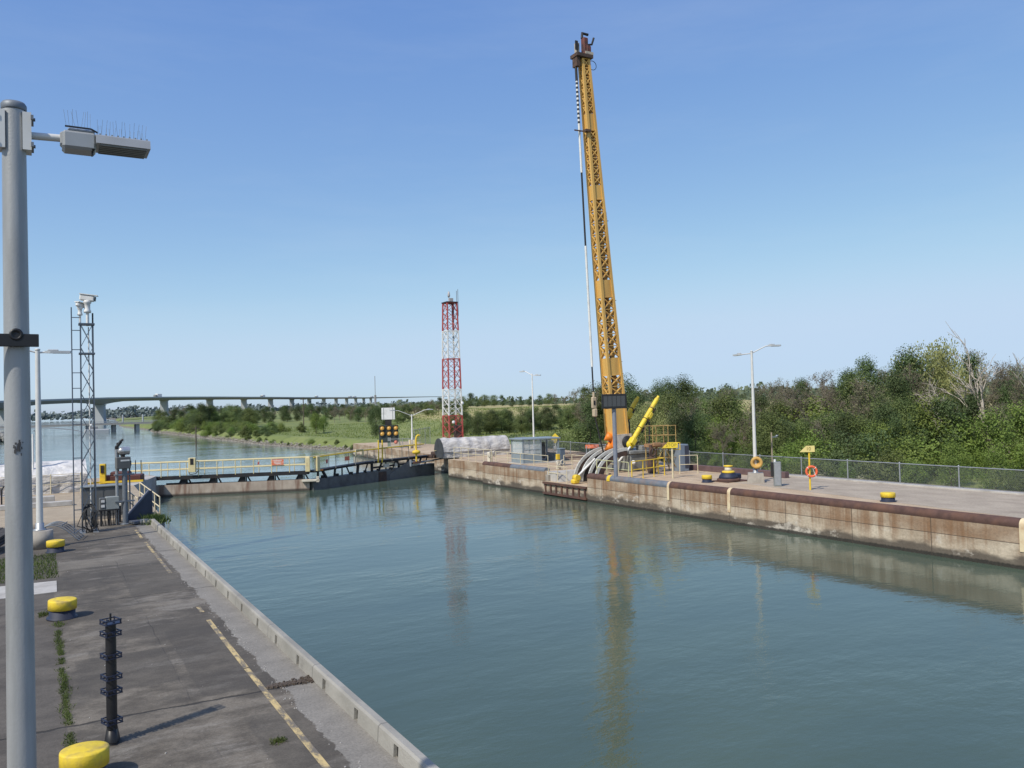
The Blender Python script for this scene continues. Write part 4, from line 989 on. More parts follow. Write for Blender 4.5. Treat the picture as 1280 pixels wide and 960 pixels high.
# head
m = MB(); m.box(on_boom((-.15, 0, 27.35)), (1.25, .8, .22)); m.box(on_boom((-.62, 0, 27.0)), (.25, .5, .7)); m.build('head_plate', rust_dark, ab)
m = MB(); m.box(on_boom((.08, -.1, 28.0)), (.36, .36, 1.2), bev=.05); m.box(on_boom((.27, -.15, 27.85)), (.34, .34, .42), bev=.04); m.build('head_frame', mat('red_rust_paint', (.13, .04, .032), .7, 0, .3, 4, dark=(.035, .025, .022), dscale=3, damt=.85), ab)
m = MB(); m.box(on_boom((-.55, -.1, 27.8)), (.26, .3, .8), bev=.05); m.box(on_boom((.25, -.3, 27.55)), (.6, .1, .18)); m.build('head_casting', mat('dull_casting', (.40, .36, .30), .7, 0, .2, 4, dark=(.08, .06, .05), dscale=3, damt=.8), ab)
m = MB(); m.box(on_boom((-.7, -.3, 27.95)), (.2, .06, .6)); m.build('head_guard', blackm, ab); m = MB(); m.tube([on_boom((0, 0, 28.6)), on_boom((.05, 0, 28.95)), on_boom((.5, 0, 28.9))], .09, 8); m.build('head_hook', blackm, ab); m = MB(); m.tube([on_boom((.3, 0, 28.2)), on_boom((.75, 0, 28.3)), on_boom((.95, 0, 28.75))], .07, 8); m.build('head_hook', blackm, ab)
m = MB(); m.torus(on_boom((.65, 0, 26.9)), .3, .02, M=ROTX90); m.build('cable_eye', blackm, ab)
# hanging strut in black and white bands
def cb_(z): return Vector((-2.62 + .66 * (27.0 - z) / 21.8, 0, z))
for (z0, z1, r_) in ((27.2, 25.6, .085), (19.6, 14.8, .06), (6.9, 5.2, .05)): MB().tube([cb_(z0), cb_(z1)], r_, 8).build('strut_dark_band', blackm, ab)
for (z0, z1) in ((22.7, 19.6), (14.8, 6.9)): MB().tube([cb_(z0), cb_(z1)], .075, 8).build('strut_white_band', white_p, ab)
t = NT('striped_strut_paint'); fz = t.math('FRACT', t.math('MULTIPLY', t.z, 3.6))
MB().tube([cb_(25.6), cb_(22.7)], .08, 8).build('strut_striped_band', t.done(t.mix(t.ramp(fz, .45, .5), (.7, .7, .68), (.02, .02, .02)), .5), ab)
m = MB(); m.beam(on_boom((-.2, -.1, 22.4)), cb_(22.3) + Vector((-.45, -.1, 0)), .07); m.box(on_boom((-.45, -.3, 22.4)), (.4, .3, .15)); m.build('strut_bracket', rust_dark, ab)
hk = MB(); a = cb_(4.9); hk.box(a + Vector((0, 0, -.35)), (.34, .2, .75), bev=.05); hk.box(a + Vector((.05, 0, -1.0)), (.3, .26, .55), bev=.06); hk.tube([a, a + Vector((0, 0, .35))], .08, 8)
hook = hk.build('hook_block', mat('bleached_timber_block', (.45, .36, .25), .7, 0, .2), ab)
MB().box(a + Vector((-.02, -.11, -.35)), (.12, .02, .28)).build('block_slot', blackm, hook)
MB().tube([a + Vector((.05, 0, -1.25)), Vector((-1.6, -.15, 2.0)), Vector((-1.3, -.2, .7))], .05, 8).build('lower_cable', rubber, ab)
# walk wire on the back face
m = MB()
bw = lambda z: on_boom((W(z) / 2 + .35, 0, z))
m.tube([bw(17.2), bw(12), bw(6.2)], .014, 4)
for z in (16.6, 11.3, 7.2, 6.4): m.beam(on_boom((W(z) / 2, 0, z)), bw(z) + Vector((.1, 0, 0)), .04)
m.tube([on_boom((W(18) / 2, 0, 17.6)), bw(16.6)], .012, 4); m.build('climbing_wire', galv_dark, ab)
# foot: hub, cheeks, housing, quadrants, cylinders
m = MB()
m.prism([(-.62, 1.35), (.75, 1.35), (.62, 2.45), (-.55, 2.42)], -.5, .5, M=ROTX90); m.build('boom_heel', mat('offwhite_heel_paint', (.55, .50, .45), .6, 0, .12, 4, dark=(.3, .2, .12), dscale=3, damt=.5), ab)
m = MB(); m.lathe([(.4, -.62), (.42, -.55), (.42, .55), (.4, .62), (0, .63)], (.25, 0, 1.9), 24, ROTX90); m.build('pivot_drum', blackm, ab)
m = MB()
m.box((.95, .1, .58), (2.1, 2.6, 1.16), bev=.06); m.box((.95, .1, 1.25), (2.3, 2.8, .22), bev=.04); m.box((1.3, -.9, 1.5), (.9, .6, .3), bev=.04); m.build('gear_housing', mat('housing_grey', (.24, .245, .235), .55, .1, .15, 3, dark=(.1, .09, .08), dscale=2, damt=.5), ab)
MB().lathe([(.13, 0), (.15, .1), (.08, .2), (0, .22)], (.0, -1.32, .62), 14, ROTX90).build('white_lamp', white_p, ab)
for k, (y, mt) in enumerate(((-1.25, 0), (-.55, 0), (.25, 0), (1.0, 0))):
    m = MB(); prof = []
    for i in range(15):
        a = pi * (.5 + .5 * i / 14); prof.append((2.55 * cos(a) - .35, 2.05 * sin(a) - .55))
    for i in range(14):
        (x0, z0), (x1, z1) = prof[i], prof[i + 1]
        m.beam((x0, y, z0), (x1, y, z1), .2, .09, up=(0, 1, 0)); 
    m.build('quadrant_rail', mat('pale_rail_paint', (.58, .58, .54), .55, 0, .12, 4, dark=(.3, .25, .2), damt=.4), ab)
    m = MB(); outer = [(x, z) for x, z in prof]; inner = [(x * .80 - .08, z * .80 - .12) for x, z in prof[::-1]]
    m.prism(outer + inner, -y - .03, -y + .03, M=ROTX90); m.build('quadrant_web', rust_dark if k in (0, 3) else blackm, ab)
for (y, mt, name) in ((-.75, yel_bright, 'hydraulic_cylinder'), (1.35, yel, 'hydraulic_cylinder')):
    A = Vector((.3, y, 1.75)); B = Vector((2.62, y, 4.7))
    m = MB(); m.tube([A, B], [.17, .145], 14); m.tube([B, B + (B - A).normalized() * .2], .1, 10); m.lathe([(.26, -.1), (.28, 0), (.26, .1), (0, .1)], A, 16, ROTX90)
    dd = (B - A).normalized(); m.box(A + dd * .25, (.5, .5, .4), M=dd.to_track_quat('X', 'Z').to_matrix(), bev=.06); m.box(A + dd * 2.5 + Vector((.1, 0, -.12)), (.5, .34, .3), M=dd.to_track_quat('X', 'Z').to_matrix(), bev=.06)
    m.build(name, mt, ab)
    for q in (.35, .55, .78):
        MB().tube([A + (B - A) * q, A + (B - A) * (q + .012)], .178, 14).box(A + (B - A) * q + Vector((.12, -.12, -.1)), (.12, .1, .12)).build('cylinder_band', rust_dark, ab)
    m = MB(); m.tube([A + dd * 1.2 + Vector((.2, 0, -.22)), A + dd * 3.2 + Vector((.2, 0, -.2))], .05, 8); m.tube([A + dd * 2.2 + Vector((.25, 0, -.3)), A + Vector((1.6, 0, .4)), Vector((1.7, y, 1.2))], .05, 8); m.build('hydraulic_hose', rubber, ab)
    MB().tube([A + Vector((-.1, -.1, -.15)), Vector((-1.1, y - .1, .35))], .07, 10).build('piston_rod', white_p, ab)
m = MB()
for z in (1.5, 2.15):
    m.lathe([(.12, 0), (.2, .1), (.32, .45), (.26, .45), (0, .2)], (-.7, -.2, z), 16, Matrix.Rotation(-.5, 3, 'Z') @ Matrix.Rotation(radians(-115), 3, 'Y').inverted() @ Matrix.Rotation(pi, 3, 'X'))
m.build('orange_fairlead', orange_p, ab)
m = MB(); m.box((-.55, -.1, 1.9), (.5, .5, 1.2), bev=.06); m.build('fairlead_bracket', orange_p, ab)
ab.scale = (1, 1, .98)
# anchor shoe on recess deck
an = thing('anchor_shoe', 'yellow anchor shoe with a pale rod on the recess deck', 'anchor', (29.4, 43.2, -.62))
MB().box((0, 0, .15), (.5, .4, .3), bev=.08).lathe([(.2, -.2), (.2, .2)], (.1, 0, .38), 14, ROTX90).build('shoe', yel, an)
MB().tube([(.12, 0, .4), (1.5, -.1, 1.5)], .07, 10).build('rod', white_p, an)

# display board
db = thing('display_board', 'black electronic display board on a grey post in front of the boom', 'display board', (28.95, 38.35, 0), -.55)
MB().tube([(0, 0, 0), (0, 0, 4.15)], .12, 14).build('post', mat('post_bluegrey', (.22, .24, .29), .5, .2), db)
MB().box((0, -.18, 4.53), (1.42, .22, .84), bev=.015).build('board_case', black, db)
m = MB()
for i in range(5): m.box((-.5 + .25 * i, -.298, 4.53), (.225, .012, .6))
m.build('display_panel', mat('dead_display', (.055, .06, .065), .35, 0, .25, 30), db)

# rusty platform beside the boom
pf = thing('access_platform', 'rusty yellow access platform with rails right of the boom base', 'platform', (33.4, 40.2, 0), -.12)
old_y = mat('rusty_yellow_paint', (.40, .28, .10), .75, 0, .2, 5, dark=(.16, .08, .04), dscale=4, damt=.8)
m = MB(); m.box((.75, .4, 1.68), (1.9, 1.0, .2)); m.box((.1, -.1, 1.76), (.6, .2, .24), bev=.05); m.build('deck', mat('rusty_tan_deck', (.28, .16, .08), .8, 0, .3, 4), pf)
for x in (-.1, .7, 1.6):
    for y in (0, .85): MB().tube([(x, y, 0), (x, y, 1.6)], .04, 6).build('leg', old_y, pf); 
    for y in (0, .85): MB().tube([(x, y, 1.7), (x, y, 2.9)], .03, 6).build('rail_post', old_y, pf)
m = MB()
for y in (0, .85):
    for z in (2.3, 2.9): m.tube([(-.2, y, z), (1.65, y, z)], .028, 6)
    m.tube([(-.1, y, .2), (.7, y, 1.6)], .025, 6); m.tube([(1.6, y, .2), (.7, y, 1.6)], .025, 6); m.tube([(-.1, y, .9), (1.6, y, .9)], .025, 6)
m.build('bracing', old_y, pf)
m = MB(); m.tube([(-.35, -.1, 0), (-.35, -.1, 1.75)], .09, 10); m.torus((-.25, -.15, 1.3), .22, .05, M=ROTX90); m.box((-.3, -.1, .5), (.4, .4, 1.0), bev=.04); m.build('pipework', rust_dark, pf)
cc = thing('control_cubicle', 'tall grey-blue control cubicle behind the slanted yellow sign', 'cabinet', (35.3, 39.9, 0))
MB().box((0, 0, .85), (.7, .6, 1.7), bev=.02).build('cubicle_body', mat('cubicle_blue', (.2, .24, .29), .5, .1), cc); MB().box((.2, -.31, .9), (.34, .02, 1.4)).build('cubicle_door', slate, cc)
railing('handrail', 'short cream handrail beside the grey-blue cubicle', [(34.0, 38.6), (35.0, 38.1)], cream_rail, 1.1, 0, .8)
rbm = MB(); rbm.box((36.3, 37.0, .17), (.35, 9.5, .34), rz=-.02, bev=.02)
tag(rbm.build('rusty_beam', mat('purple_rust', (.12, .075, .075), .8, 0, .25, 3), None), 'long purple-brown rusty beam lying along the foot of the fence', 'beam')
for k in range(6):
    b_ = MB(); b_.box((0, 0, .06), (.35, 7.5 - .4 * k, .12), bev=.01)
    o = b_.build('timber_beam', rust_dark if k % 2 else mat('weathered_plank', (.24, .19, .15), .9, 0, .25, 5))
    o.location = (37.3 + .75 * k, 53.5 + 1.2 * k, 0); o.rotation_euler = (0, 0, 1.05)
    tag(o, 'weathered timber beam laid flat on the far quay behind the boom', 'timber', 'flat timber beams behind the boom')

# slanted signs
def slanted_sign(o, txt, w, h, z, mt, frame=False):
    m = MB(); m.prism([(-w / 2, 0), (w / 2, 0), (w / 2, h), (-w / 2 + h * 1.05, h)], -.02, .02, M=ROTX90, c=(0, -.07, z)); p = m.build('sign_panel', mt, o)
    return text_mesh(txt, h * .78, mat('sign_lettering', (.17, .13, .03), .6), 'sign_text', p, Matrix.Translation((w * .09, -.093, z + h * .5)) @ Matrix.Rotation(pi / 2, 4, 'X'), .002)
s1 = thing('slanted_sign', 'yellow slanted sign reading STOP on a cream post near the boom base', 'sign', (31.65, 36.75, 0), -.62)
MB().tube([(.14, 0, 0), (.14, 0, 1.75)], .055, 8).build('post', cream_rail, s1)
m = MB(); m.beam((.1, .1, 2.05), (.62, .1, 2.05), .04); m.beam((.6, .1, 1.65), (.6, .1, 2.07), .04); m.beam((.1, .1, 1.65), (.62, .1, 1.65), .05); m.build('sign_frame', yel, s1)
slanted_sign(s1, 'STOP', .92, .33, 1.75, yel_bright)
s2 = thing('slanted_sign', 'pale yellow slanted sign reading 10 above an orange life ring', 'sign', (32.35, 27.55, 0), -.68)
MB().tube([(.1, 0, 0), (.1, 0, 1.84)], .045, 10).build('post', yel, s2)
slanted_sign(s2, '10', .70, .30, 1.84, mat('pale_yellow_sheet', (.66, .56, .22), .6, 0, .06))
lr = MB(); lr.torus((0, 0, 0), .24, .055, M=ROTX90); o = lr.build('life_ring', mat('orange_ring', (.72, .13, .05), .55, 0, .1)); o.location = (32.42, 27.37, .90); o.rotation_euler = (0, 0, -.68)
tag(o, 'orange life ring hanging on the yellow post of the 10 sign', 'life ring')
m = MB()
for k in range(4):
    a = pi / 4 + k * pi / 2; m.torus((.24 * cos(a), 0, .24 * sin(a)), .062, .012, n=12, m=5, M=Matrix.Rotation(-a, 3, 'Y'))
m.tube([(.2, -.06, -.25), (.1, -.08, .0), (.05, -.08, .15)], .012, 5); m.build('white_band', white_p, o)
lr = MB()
for k in range(3): lr.torus((0, .06 * k, .03 * k), .24 - .02 * k, .085, M=ROTX90 @ Matrix.Rotation(.15 * k, 3, 'X'))
o = lr.build('hose_coil', mat('coil_yellow', (.50, .30, .08), .7, 0, .3)); o.location = (33.32, 31.72, 1.05); o.rotation_euler = (0, 0, -.75)
tag(o, 'coil of yellow-orange hose hanging on the tall double lamp post', 'hose')
pd = thing('power_pedestal', 'slim tall grey power pedestal standing near the life ring sign', 'pedestal', (32.6, 29.75, 0), -.7)
MB().box((.06, 0, .62), (.36, .3, 1.24), bev=.02).build('pedestal_body', cabinet2, pd); MB().box((-.19, -.02, .86), (.12, .26, .72), bev=.02).build('side_box', blackm, pd); MB().box((.06, -.157, .62), (.28, .012, 1.1)).build('front_door', galv, pd)
MB().tube([(-.04, .02, 1.24), (-.04, .02, 1.36)], .06, 8).build('top_cap', white_p, pd)
tn = thing('wind_sensor_pole', 'thin brown pole with a small sensor arm behind the fence', 'pole', (38.4, 35.3, 0))
MB().tube([(0, 0, -.8), (0, 0, 2.4)], .045, 8).build('pole_shaft', mat('brown_pole', (.3, .25, .18), .8), tn); MB().box((.2, -.05, 2.12), (.45, .06, .06)).lathe([(.06, 0), (.1, .06), (0, .1)], (.4, -.05, 2.14), 8).build('sensor_arm', galv, tn)

# ------------------------------------------------------------------ vegetation
def leaf_material(name, c1, c2, c3, trans=.25):
    m = bpy.data.materials.new(name); m.use_nodes = True
    nt = m.node_tree; N = nt.nodes; L = nt.links; b = N['Principled BSDF']
    g = N.new('ShaderNodeNewGeometry'); oi = N.new('ShaderNodeObjectInfo'); tc = N.new('ShaderNodeTexCoord')
    n = N.new('ShaderNodeTexNoise'); n.inputs['Scale'].default_value = .8; n.inputs['Detail'].default_value = 3; L.new(tc.outputs['Object'], n.inputs['Vector'])
    mx = N.new('ShaderNodeMix'); mx.data_type = 'RGBA'; mx.inputs[6].default_value = (*c1, 1); mx.inputs[7].default_value = (*c2, 1); L.new(g.outputs['Random Per Island'], mx.inputs[0])
    rm = N.new('ShaderNodeMapRange'); L.new(n.outputs[0], rm.inputs[0]); rm.inputs[1].default_value = .42; rm.inputs[2].default_value = .66; rm.inputs[4].default_value = .8
    m2 = N.new('ShaderNodeMix'); m2.data_type = 'RGBA'; L.new(rm.outputs[0], m2.inputs[0]); L.new(mx.outputs[2], m2.inputs[6]); m2.inputs[7].default_value = (*c3, 1)
    hs = N.new('ShaderNodeHueSaturation'); L.new(m2.outputs[2], hs.inputs['Color'])
    h = N.new('ShaderNodeMapRange'); L.new(oi.outputs['Random'], h.inputs[0]); h.inputs[3].default_value = .485; h.inputs[4].default_value = .515; L.new(h.outputs[0], hs.inputs['Hue'])
    v = N.new('ShaderNodeMapRange'); L.new(oi.outputs['Random'], v.inputs[0]); v.inputs[3].default_value = .92; v.inputs[4].default_value = 1.42; L.new(v.outputs[0], hs.inputs['Value'])
    L.new(hs.outputs[0], b.inputs['Base Color']); b.inputs['Roughness'].default_value = .6; b.inputs['Specular IOR Level'].default_value = .25
    tr = N.new('ShaderNodeBsdfTranslucent'); L.new(hs.outputs[0], tr.inputs[0]); ms = N.new('ShaderNodeMixShader'); ms.inputs[0].default_value = trans
    out = N['Material Output']; L.new(b.outputs[0], ms.inputs[1]); L.new(tr.outputs[0], ms.inputs[2]); L.new(ms.outputs[0], out.inputs[0])
    return m
LM = {
    'mid': leaf_material('mid_green_leaves', (.115, .15, .045), (.165, .205, .068), (.07, .10, .032)),
    'dark': leaf_material('dark_green_leaves', (.066, .098, .034), (.105, .14, .052), (.045, .068, .027)),
    'bright': leaf_material('bright_green_leaves', (.125, .18, .035), (.185, .235, .055), (.085, .13, .03)),
    'pale': leaf_material('pale_yellow_green_leaves', (.22, .23, .085), (.29, .29, .12), (.15, .165, .06)),
    'olive': leaf_material('grey_olive_leaves', (.16, .155, .085), (.21, .20, .12), (.11, .105, .06)),
    'far': leaf_material('far_hazy_leaves', (.10, .125, .075), (.13, .155, .095), (.075, .10, .062)),  # distance haze mixed into the leaf colour
}
def crown(kind, H, Wd, base, ncl, nleaf, size, seed, shape='oval', clr=(.16, .3)):
    rg = random.Random(seed); cl = []
    for i in range(ncl):
        for _ in range(60):
            u = rg.random(); a = rg.uniform(0, 2 * pi)
            z = base + (H - base) * u
            if shape == 'oval': rad = Wd * .5 * (sin(pi * min(1, (.12 + .84 * u))) ** .7)
            elif shape == 'cone': u = u ** 1.25; z = base + (H - base) * u; rad = Wd * .5 * (1 - u) ** .85 + .08
            elif shape == 'column': rad = Wd * .5 * (sin(pi * (.1 + .88 * u)) ** .5)
            elif shape == 'dome': rad = Wd * .5 * sqrt(max(0, 1 - u * u))
            elif shape == 'weep': rad = Wd * .5 * (max(.05, 1 - (u - .35) ** 2 * 2.0)) ** .6
            f = rg.random() ** .5; r = rad * f
            p = Vector((r * cos(a), r * sin(a), z)); break
        cr = rg.uniform(*clr) * Wd * (.75 if shape in ('cone', 'column') else 1)
        cl.append((p, cr))
    m = MB(); wsum = [c[1] ** 2 for c in cl]
    ctr = Vector((0, 0, base + (H - base) * .45))
    for _ in range(nleaf):
        p, cr = rg.choices(cl, wsum)[0]
        d = Vector((rg.gauss(0, 1), rg.gauss(0, 1), rg.gauss(0, 1))).normalized()
        q = p + d * cr * (rg.random() ** .45) * Vector((1, 1, .78)).length / 1.6
        if shape == 'weep' and rg.random() < .5: q.z -= rg.random() * cr * 1.2
        if q.z < .05: q.z = .05 + rg.random() * .2
        n = (d * .7 + (q - ctr).normalized() * .5 + Vector((rg.gauss(0, .5), rg.gauss(0, .5), rg.gauss(0, .5) + .25))).normalized()
        a = n.orthogonal().normalized(); b = n.cross(a); th = rg.uniform(0, 2 * pi)
        e1 = a * cos(th) + b * sin(th); e2 = n.cross(e1); s = size * rg.uniform(.6, 1.3)
        if shape == 'weep': e1 = (Vector((0, 0, -1)) + e1 * .5).normalized(); e2 = n.cross(e1).normalized()
        m.add([q - e1 * s * .5, q + e2 * s * .28, q + e1 * s * .5, q - e2 * s * .28], [(0, 1, 2, 3)])
    return m, cl
def limbs(H, base, cl, r, seed, n=7):
    rg = random.Random(seed); m = MB()
    top = Vector((rg.uniform(-.2, .2), rg.uniform(-.2, .2), H * .8))
    m.tube([(0, 0, -.6), (0, 0, base * .6), top * .5 + Vector((0, 0, base * .2)), top], [r, r * .85, r * .6, r * .15], 7)
    for p, cr in rg.sample(cl, min(n, len(cl))):
        z0 = min(p.z * .6, H * .6); s = Vector((top.x * z0 / H, top.y * z0 / H, z0))
        m.tube([s, (s + p) / 2 + Vector((0, 0, .1)), p], [r * .45, r * .3, r * .1], 5)
    return m
def bare(H, seed, r0=.11, spread=.5, depth=4, mult=3, twig=.012):
    rg = random.Random(seed); m = MB()
    def br(p, d, l, r, dep):
        pts = [p]; dd = d.copy(); q = p.copy(); n = 4 if dep > 0 else 2
        for k in range(n):
            dd = (dd + Vector((rg.gauss(0, .13), rg.gauss(0, .13), rg.gauss(0, .08) + .05))).normalized(); q = q + dd * (l / n); pts.append(q.copy())
        re = max(twig * .5, r * .5)
        m.tube(pts, [r + (re - r) * k / n for k in range(n + 1)], 5 if dep > 1 else 3, caps=False)
        if dep <= 0: return
        for k in range(mult + (1 if dep > 1 else 2)):
            t_ = rg.uniform(.35, 1.); i = min(n - 1, int(t_ * n)); s = pts[i].lerp(pts[i + 1], t_ * n - i)
            nd = (dd + Vector((rg.gauss(0, spread), rg.gauss(0, spread), rg.gauss(.05, spread * .6)))).normalized()
            br(s, nd, l * rg.uniform(.45, .7), max(twig, r * .5), dep - 1)
    br(Vector((0, 0, -.4)), Vector((rg.gauss(0, .06), rg.gauss(0, .06), 1)).normalized(), H * .62, r0, depth)
    return m
PROTO = {}
def proto(key, kind, H, Wd, base, ncl, nleaf, size, seed, shape='oval', tr=.13, name='tree', clr=(.16, .3), barkm=None):
    cm_, cl = crown(kind, H, Wd, base, ncl, nleaf, size, seed, shape, clr)
    def mesh(mb, nm, mt):
        me = bpy.data.meshes.new(nm); me.from_pydata(mb.v, [], mb.f); me.polygons.foreach_set('use_smooth', mb.sm); me.materials.append(mt); me.update(); return me
    PROTO[key] = (name, mesh(limbs(H, base, cl, tr, seed + 5), 'trunk', barkm or bark), mesh(cm_, 'crown', LM[kind]), sorted(v[2] for v in cm_.v)[-60])
def proto_bare(key, H, seed, kind, nleaf, barkm, name='bare_tree', **k):
    b_ = bare(H, seed, **k); me = bpy.data.meshes.new('trunk'); me.from_pydata(b_.v, [], b_.f); me.polygons.foreach_set('use_smooth', b_.sm); me.materials.append(barkm); me.update()
    cr = None; top = max(v[2] for v in b_.v)
    if nleaf:
        rg = random.Random(seed); m = MB(); vs = [v for v in b_.v if v[2] > H * .25]
        for _ in range(nleaf):
            q = Vector(rg.choice(vs)) + Vector((rg.gauss(0, .18), rg.gauss(0, .18), rg.gauss(0, .15))); n = Vector((rg.gauss(0, 1), rg.gauss(0, 1), rg.gauss(0, 1))).normalized(); a = n.orthogonal().normalized(); b2 = n.cross(a); s = rg.uniform(.1, .22)
            m.add([q - a * s * .5, q + b2 * s * .3, q + a * s * .5, q - b2 * s * .3], [(0, 1, 2, 3)])
        cr = bpy.data.meshes.new('crown'); cr.from_pydata(m.v, [], m.f); cr.materials.append(LM[kind]); cr.update()
    PROTO[key] = (name, me, cr, top)
# near woods kinds
for i in range(3):
    proto(f'mid{i}', 'mid', 7, 5.0, 1.0, 30, 9000, .19, 20 + i, name='leafy_tree')
    proto(f'dark{i}', 'dark', 8, 4.8, .9, 28, 9000, .19, 40 + i, name='leafy_tree')
    proto(f'bright{i}', 'bright', 5, 4.4, .5, 26, 7500, .17, 60 + i, name='leafy_tree')
    proto(f'bush{i}', ('mid', 'bright', 'dark')[i], 2.4, 3.2, .1, 18, 4200, .14, 80 + i, 'dome', .05, 'bush')
    proto_bare(f'bare{i}', 7.5, 100 + i, 'olive', 1700, twig_m, spread=.45, depth=4, mult=4, r0=.10, twig=.013)
    proto_bare(f'dead{i}', 8.0, 130 + i, 'olive', 0, bark_pale, name='dead_tree', spread=.5, depth=4, mult=2, r0=.17, twig=.022)
    proto(f'far{i}', 'far', 9, 8, .6, 22, 1500, .6, 160 + i, name='far_tree', tr=.2)
proto('conifer', 'dark', 9, 4.2, .6, 70, 9000, .18, 7, 'cone', name='conifer_tree', clr=(.13, .2))
proto('poplar', 'dark', 9, 2.6, 1.2, 26, 8000, .18, 8, 'column', name='poplar_tree', clr=(.2, .34))
proto('willow', 'pale', 8.5, 8, 1.6, 60, 22000, .20, 9, 'weep', .2, name='willow_tree', clr=(.13, .22))
proto('herb0', 'mid', 1.5, 1.6, .05, 14, 1500, .15, 10, 'dome', .02, 'bush'); proto('herb1', 'olive', 1.4, 1.8, .05, 14, 1300, .15, 11, 'dome', .02, 'bush')
NTREE = [0]
def plant(key, x, y, h, label, group, z=None, cat=None, wide=1.):
    name, tm, cmesh, H = PROTO[key]; s = h / H
    o = bpy.data.objects.new(name, None); COL.objects.link(o); o.empty_display_size = .2
    o.location = (x, y, ground_z(x, y) if z is None else z); o.rotation_euler = (0, 0, R.uniform(0, 6.28)); o.scale = (s * wide, s * wide, s)
    tag(o, label, cat or {'bush': 'bush'}.get(name, 'tree'), group)
    for nm, me in (('trunk', tm), ('crown', cmesh)):
        if me is None: continue
        c = bpy.data.objects.new(nm if nm == 'trunk' else 'crown', me); COL.objects.link(c); c.parent = o
    NTREE[0] += 1; return o
def interp(tab, v):
    for (a, ya), (b, yb) in zip(tab, tab[1:]):
        if v <= b: return ya + (yb - ya) * max(0., (v - a) / (b - a))
    return tab[-1][1]
# elevation of the wood's skyline above eye level (tangent), by azimuth
SKY = [(33, .010), (35.0, .012), (36.5, .022), (38, .019), (41.6, .025), (42.6, .016), (44, .016), (47, .0165), (49.5, .023), (52, .033), (53.2, .042), (54.5, .033), (56, .043), (58, .045), (60, .034), (66, .03)]
def inground(x, y): return x > 38.6 + max(0, y - 41) * .22 and x > 38.9
G1 = 'leafy trees of the right-hand wood'; G2 = 'bare grey-brown trees of the right-hand wood'; G3 = 'bushes along the back of the quay fence'
KL = {'mid': 'mid-green leafy tree within the wood right of the boom', 'dark': 'dark green leafy tree within the wood right of the boom', 'bright': 'bright yellow-green leafy tree low in the wood right of the boom',
      'bare': 'bare grey-brown twiggy tree in the wood right of the boom', 'dead': 'bleached leafless dead tree in the wood at the right'}
# skyline trees
az = 35.8
while az < 66:
    for row in range(3):
        r = (64, 80, 100)[row] * R.uniform(.92, 1.1); a = az + R.uniform(-.5, .5)
        x, y = polar(a, r)
        if not inground(x + -2.5, y): continue
        e = interp(SKY, a) + .002; gz = ground_z(x, y)
        h = (4.6 + e * r - gz) * (R.uniform(.50, .74), R.uniform(.74, .94), R.uniform(.88, 1.04))[row]
        pb = (.62 if 45 < a < 52.5 else (.42 if a > 52.5 else .14)) if row else .25
        u = R.random()
        k = 'bare' if u < pb else ('dead' if u < pb + (.09 if a > 50 else .03) else ('dark' if u < pb + .38 else 'mid'))
        if row == 0 and k == 'mid' and R.random() < .4: k = 'bright'
        plant(k + str(R.randrange(3)), x, y, h, KL[k], {'mid': G1, 'dark': G1 + ', dark', 'bright': G1 + ', bright', 'bare': G2, 'dead': 'bleached dead trees of the right-hand wood'}[k], wide=R.uniform(.85, 1.15))
    az += 1.05
# middle storey of bushes and small trees
for row, (off, hh, st) in enumerate(((3.2, 1.9, 2.0), (6.5, 2.9, 2.5), (11, 4.0, 3.0), (17, 4.8, 3.6))):
    y = 12.
    while y < 62:
        x = 38.6 + max(0, y - 41) * .22 + off + R.uniform(-.8, .8); yy = y + R.uniform(-.7, .7)
        a = math.degrees(atan2(x, yy))
        if 33 < a < 66:
            k = R.choice(['bush0', 'bush1', 'bush2', 'bush0', 'bright0', 'bright1', 'bright2', 'mid0']) if row < 2 else R.choice(['bright0', 'bright1', 'bright2', 'mid0', 'mid1', 'mid2', 'dark0', 'bush1', 'bare1'])
            h = hh * R.uniform(.75, 1.15) * (.62 if yy > 40 and row < 2 else 1.)
            kk = k[:-1]
            if kk == 'bare': kk = 'mid'; k = 'mid1'
            lab = {'bush': 'rounded green bush in the thicket behind the right-hand fence', 'bright': 'bright green bushy small tree behind the right-hand fence', 'mid': 'mid-green small tree in the thicket behind the right-hand fence', 'dark': 'dark small tree in the thicket behind the right-hand fence'}[kk]
            plant(k, x, yy, h, lab, G3 + ', ' + kk, wide=R.uniform(.9, 1.25))
        y += st * R.uniform(.8, 1.2)
y = 14.
while y < 60:
    x = 38.9 + max(0, y - 41) * .22 + R.uniform(-.2, .9)
    plant(R.choice(['herb0', 'herb1', 'herb1']), x, y, R.uniform(1.0, 1.9), 'low weedy shrub pressed against the back of the right-hand fence', 'low shrubs behind the fence', wide=1.1)
    y += R.uniform(.8, 1.6)
# landmark trees
plant('willow', *polar(57.2, 84), 9.3, 'pale yellow-green willow rising above the right-hand wood', None)
plant('willow', *polar(39.2, 74), 5.3, 'pale feathery willow behind the two yellow hydraulic cylinders', None)
plant('poplar', *polar(59.1, 66), 7.9, 'dark narrow poplar beside the tallest dead tree at the right', None)
plant('dead1', *polar(60.4, 64), 10.2, 'tallest bare dead tree standing against the sky near the right edge', None)
plant('dead2', *polar(61.6, 66), 7.8, 'bare forked dead tree cut by the right edge', None)
plant('dead0', *polar(57.2, 62), 6.2, 'leaning pale dead tree in front of the yellow-green willow', None)
plant('dark0', *polar(53.3, 84), 8.2, 'dark round-topped tree rising highest left of the pale willow', None, wide=.8)
plant('dark1', *polar(38.2, 92), 7.4, 'dark round-crowned tree behind the boom just right of it', None)
plant('dark2', *polar(55.8, 82), 8.8, 'large dark green tree just left of the yellow-green willow', None)
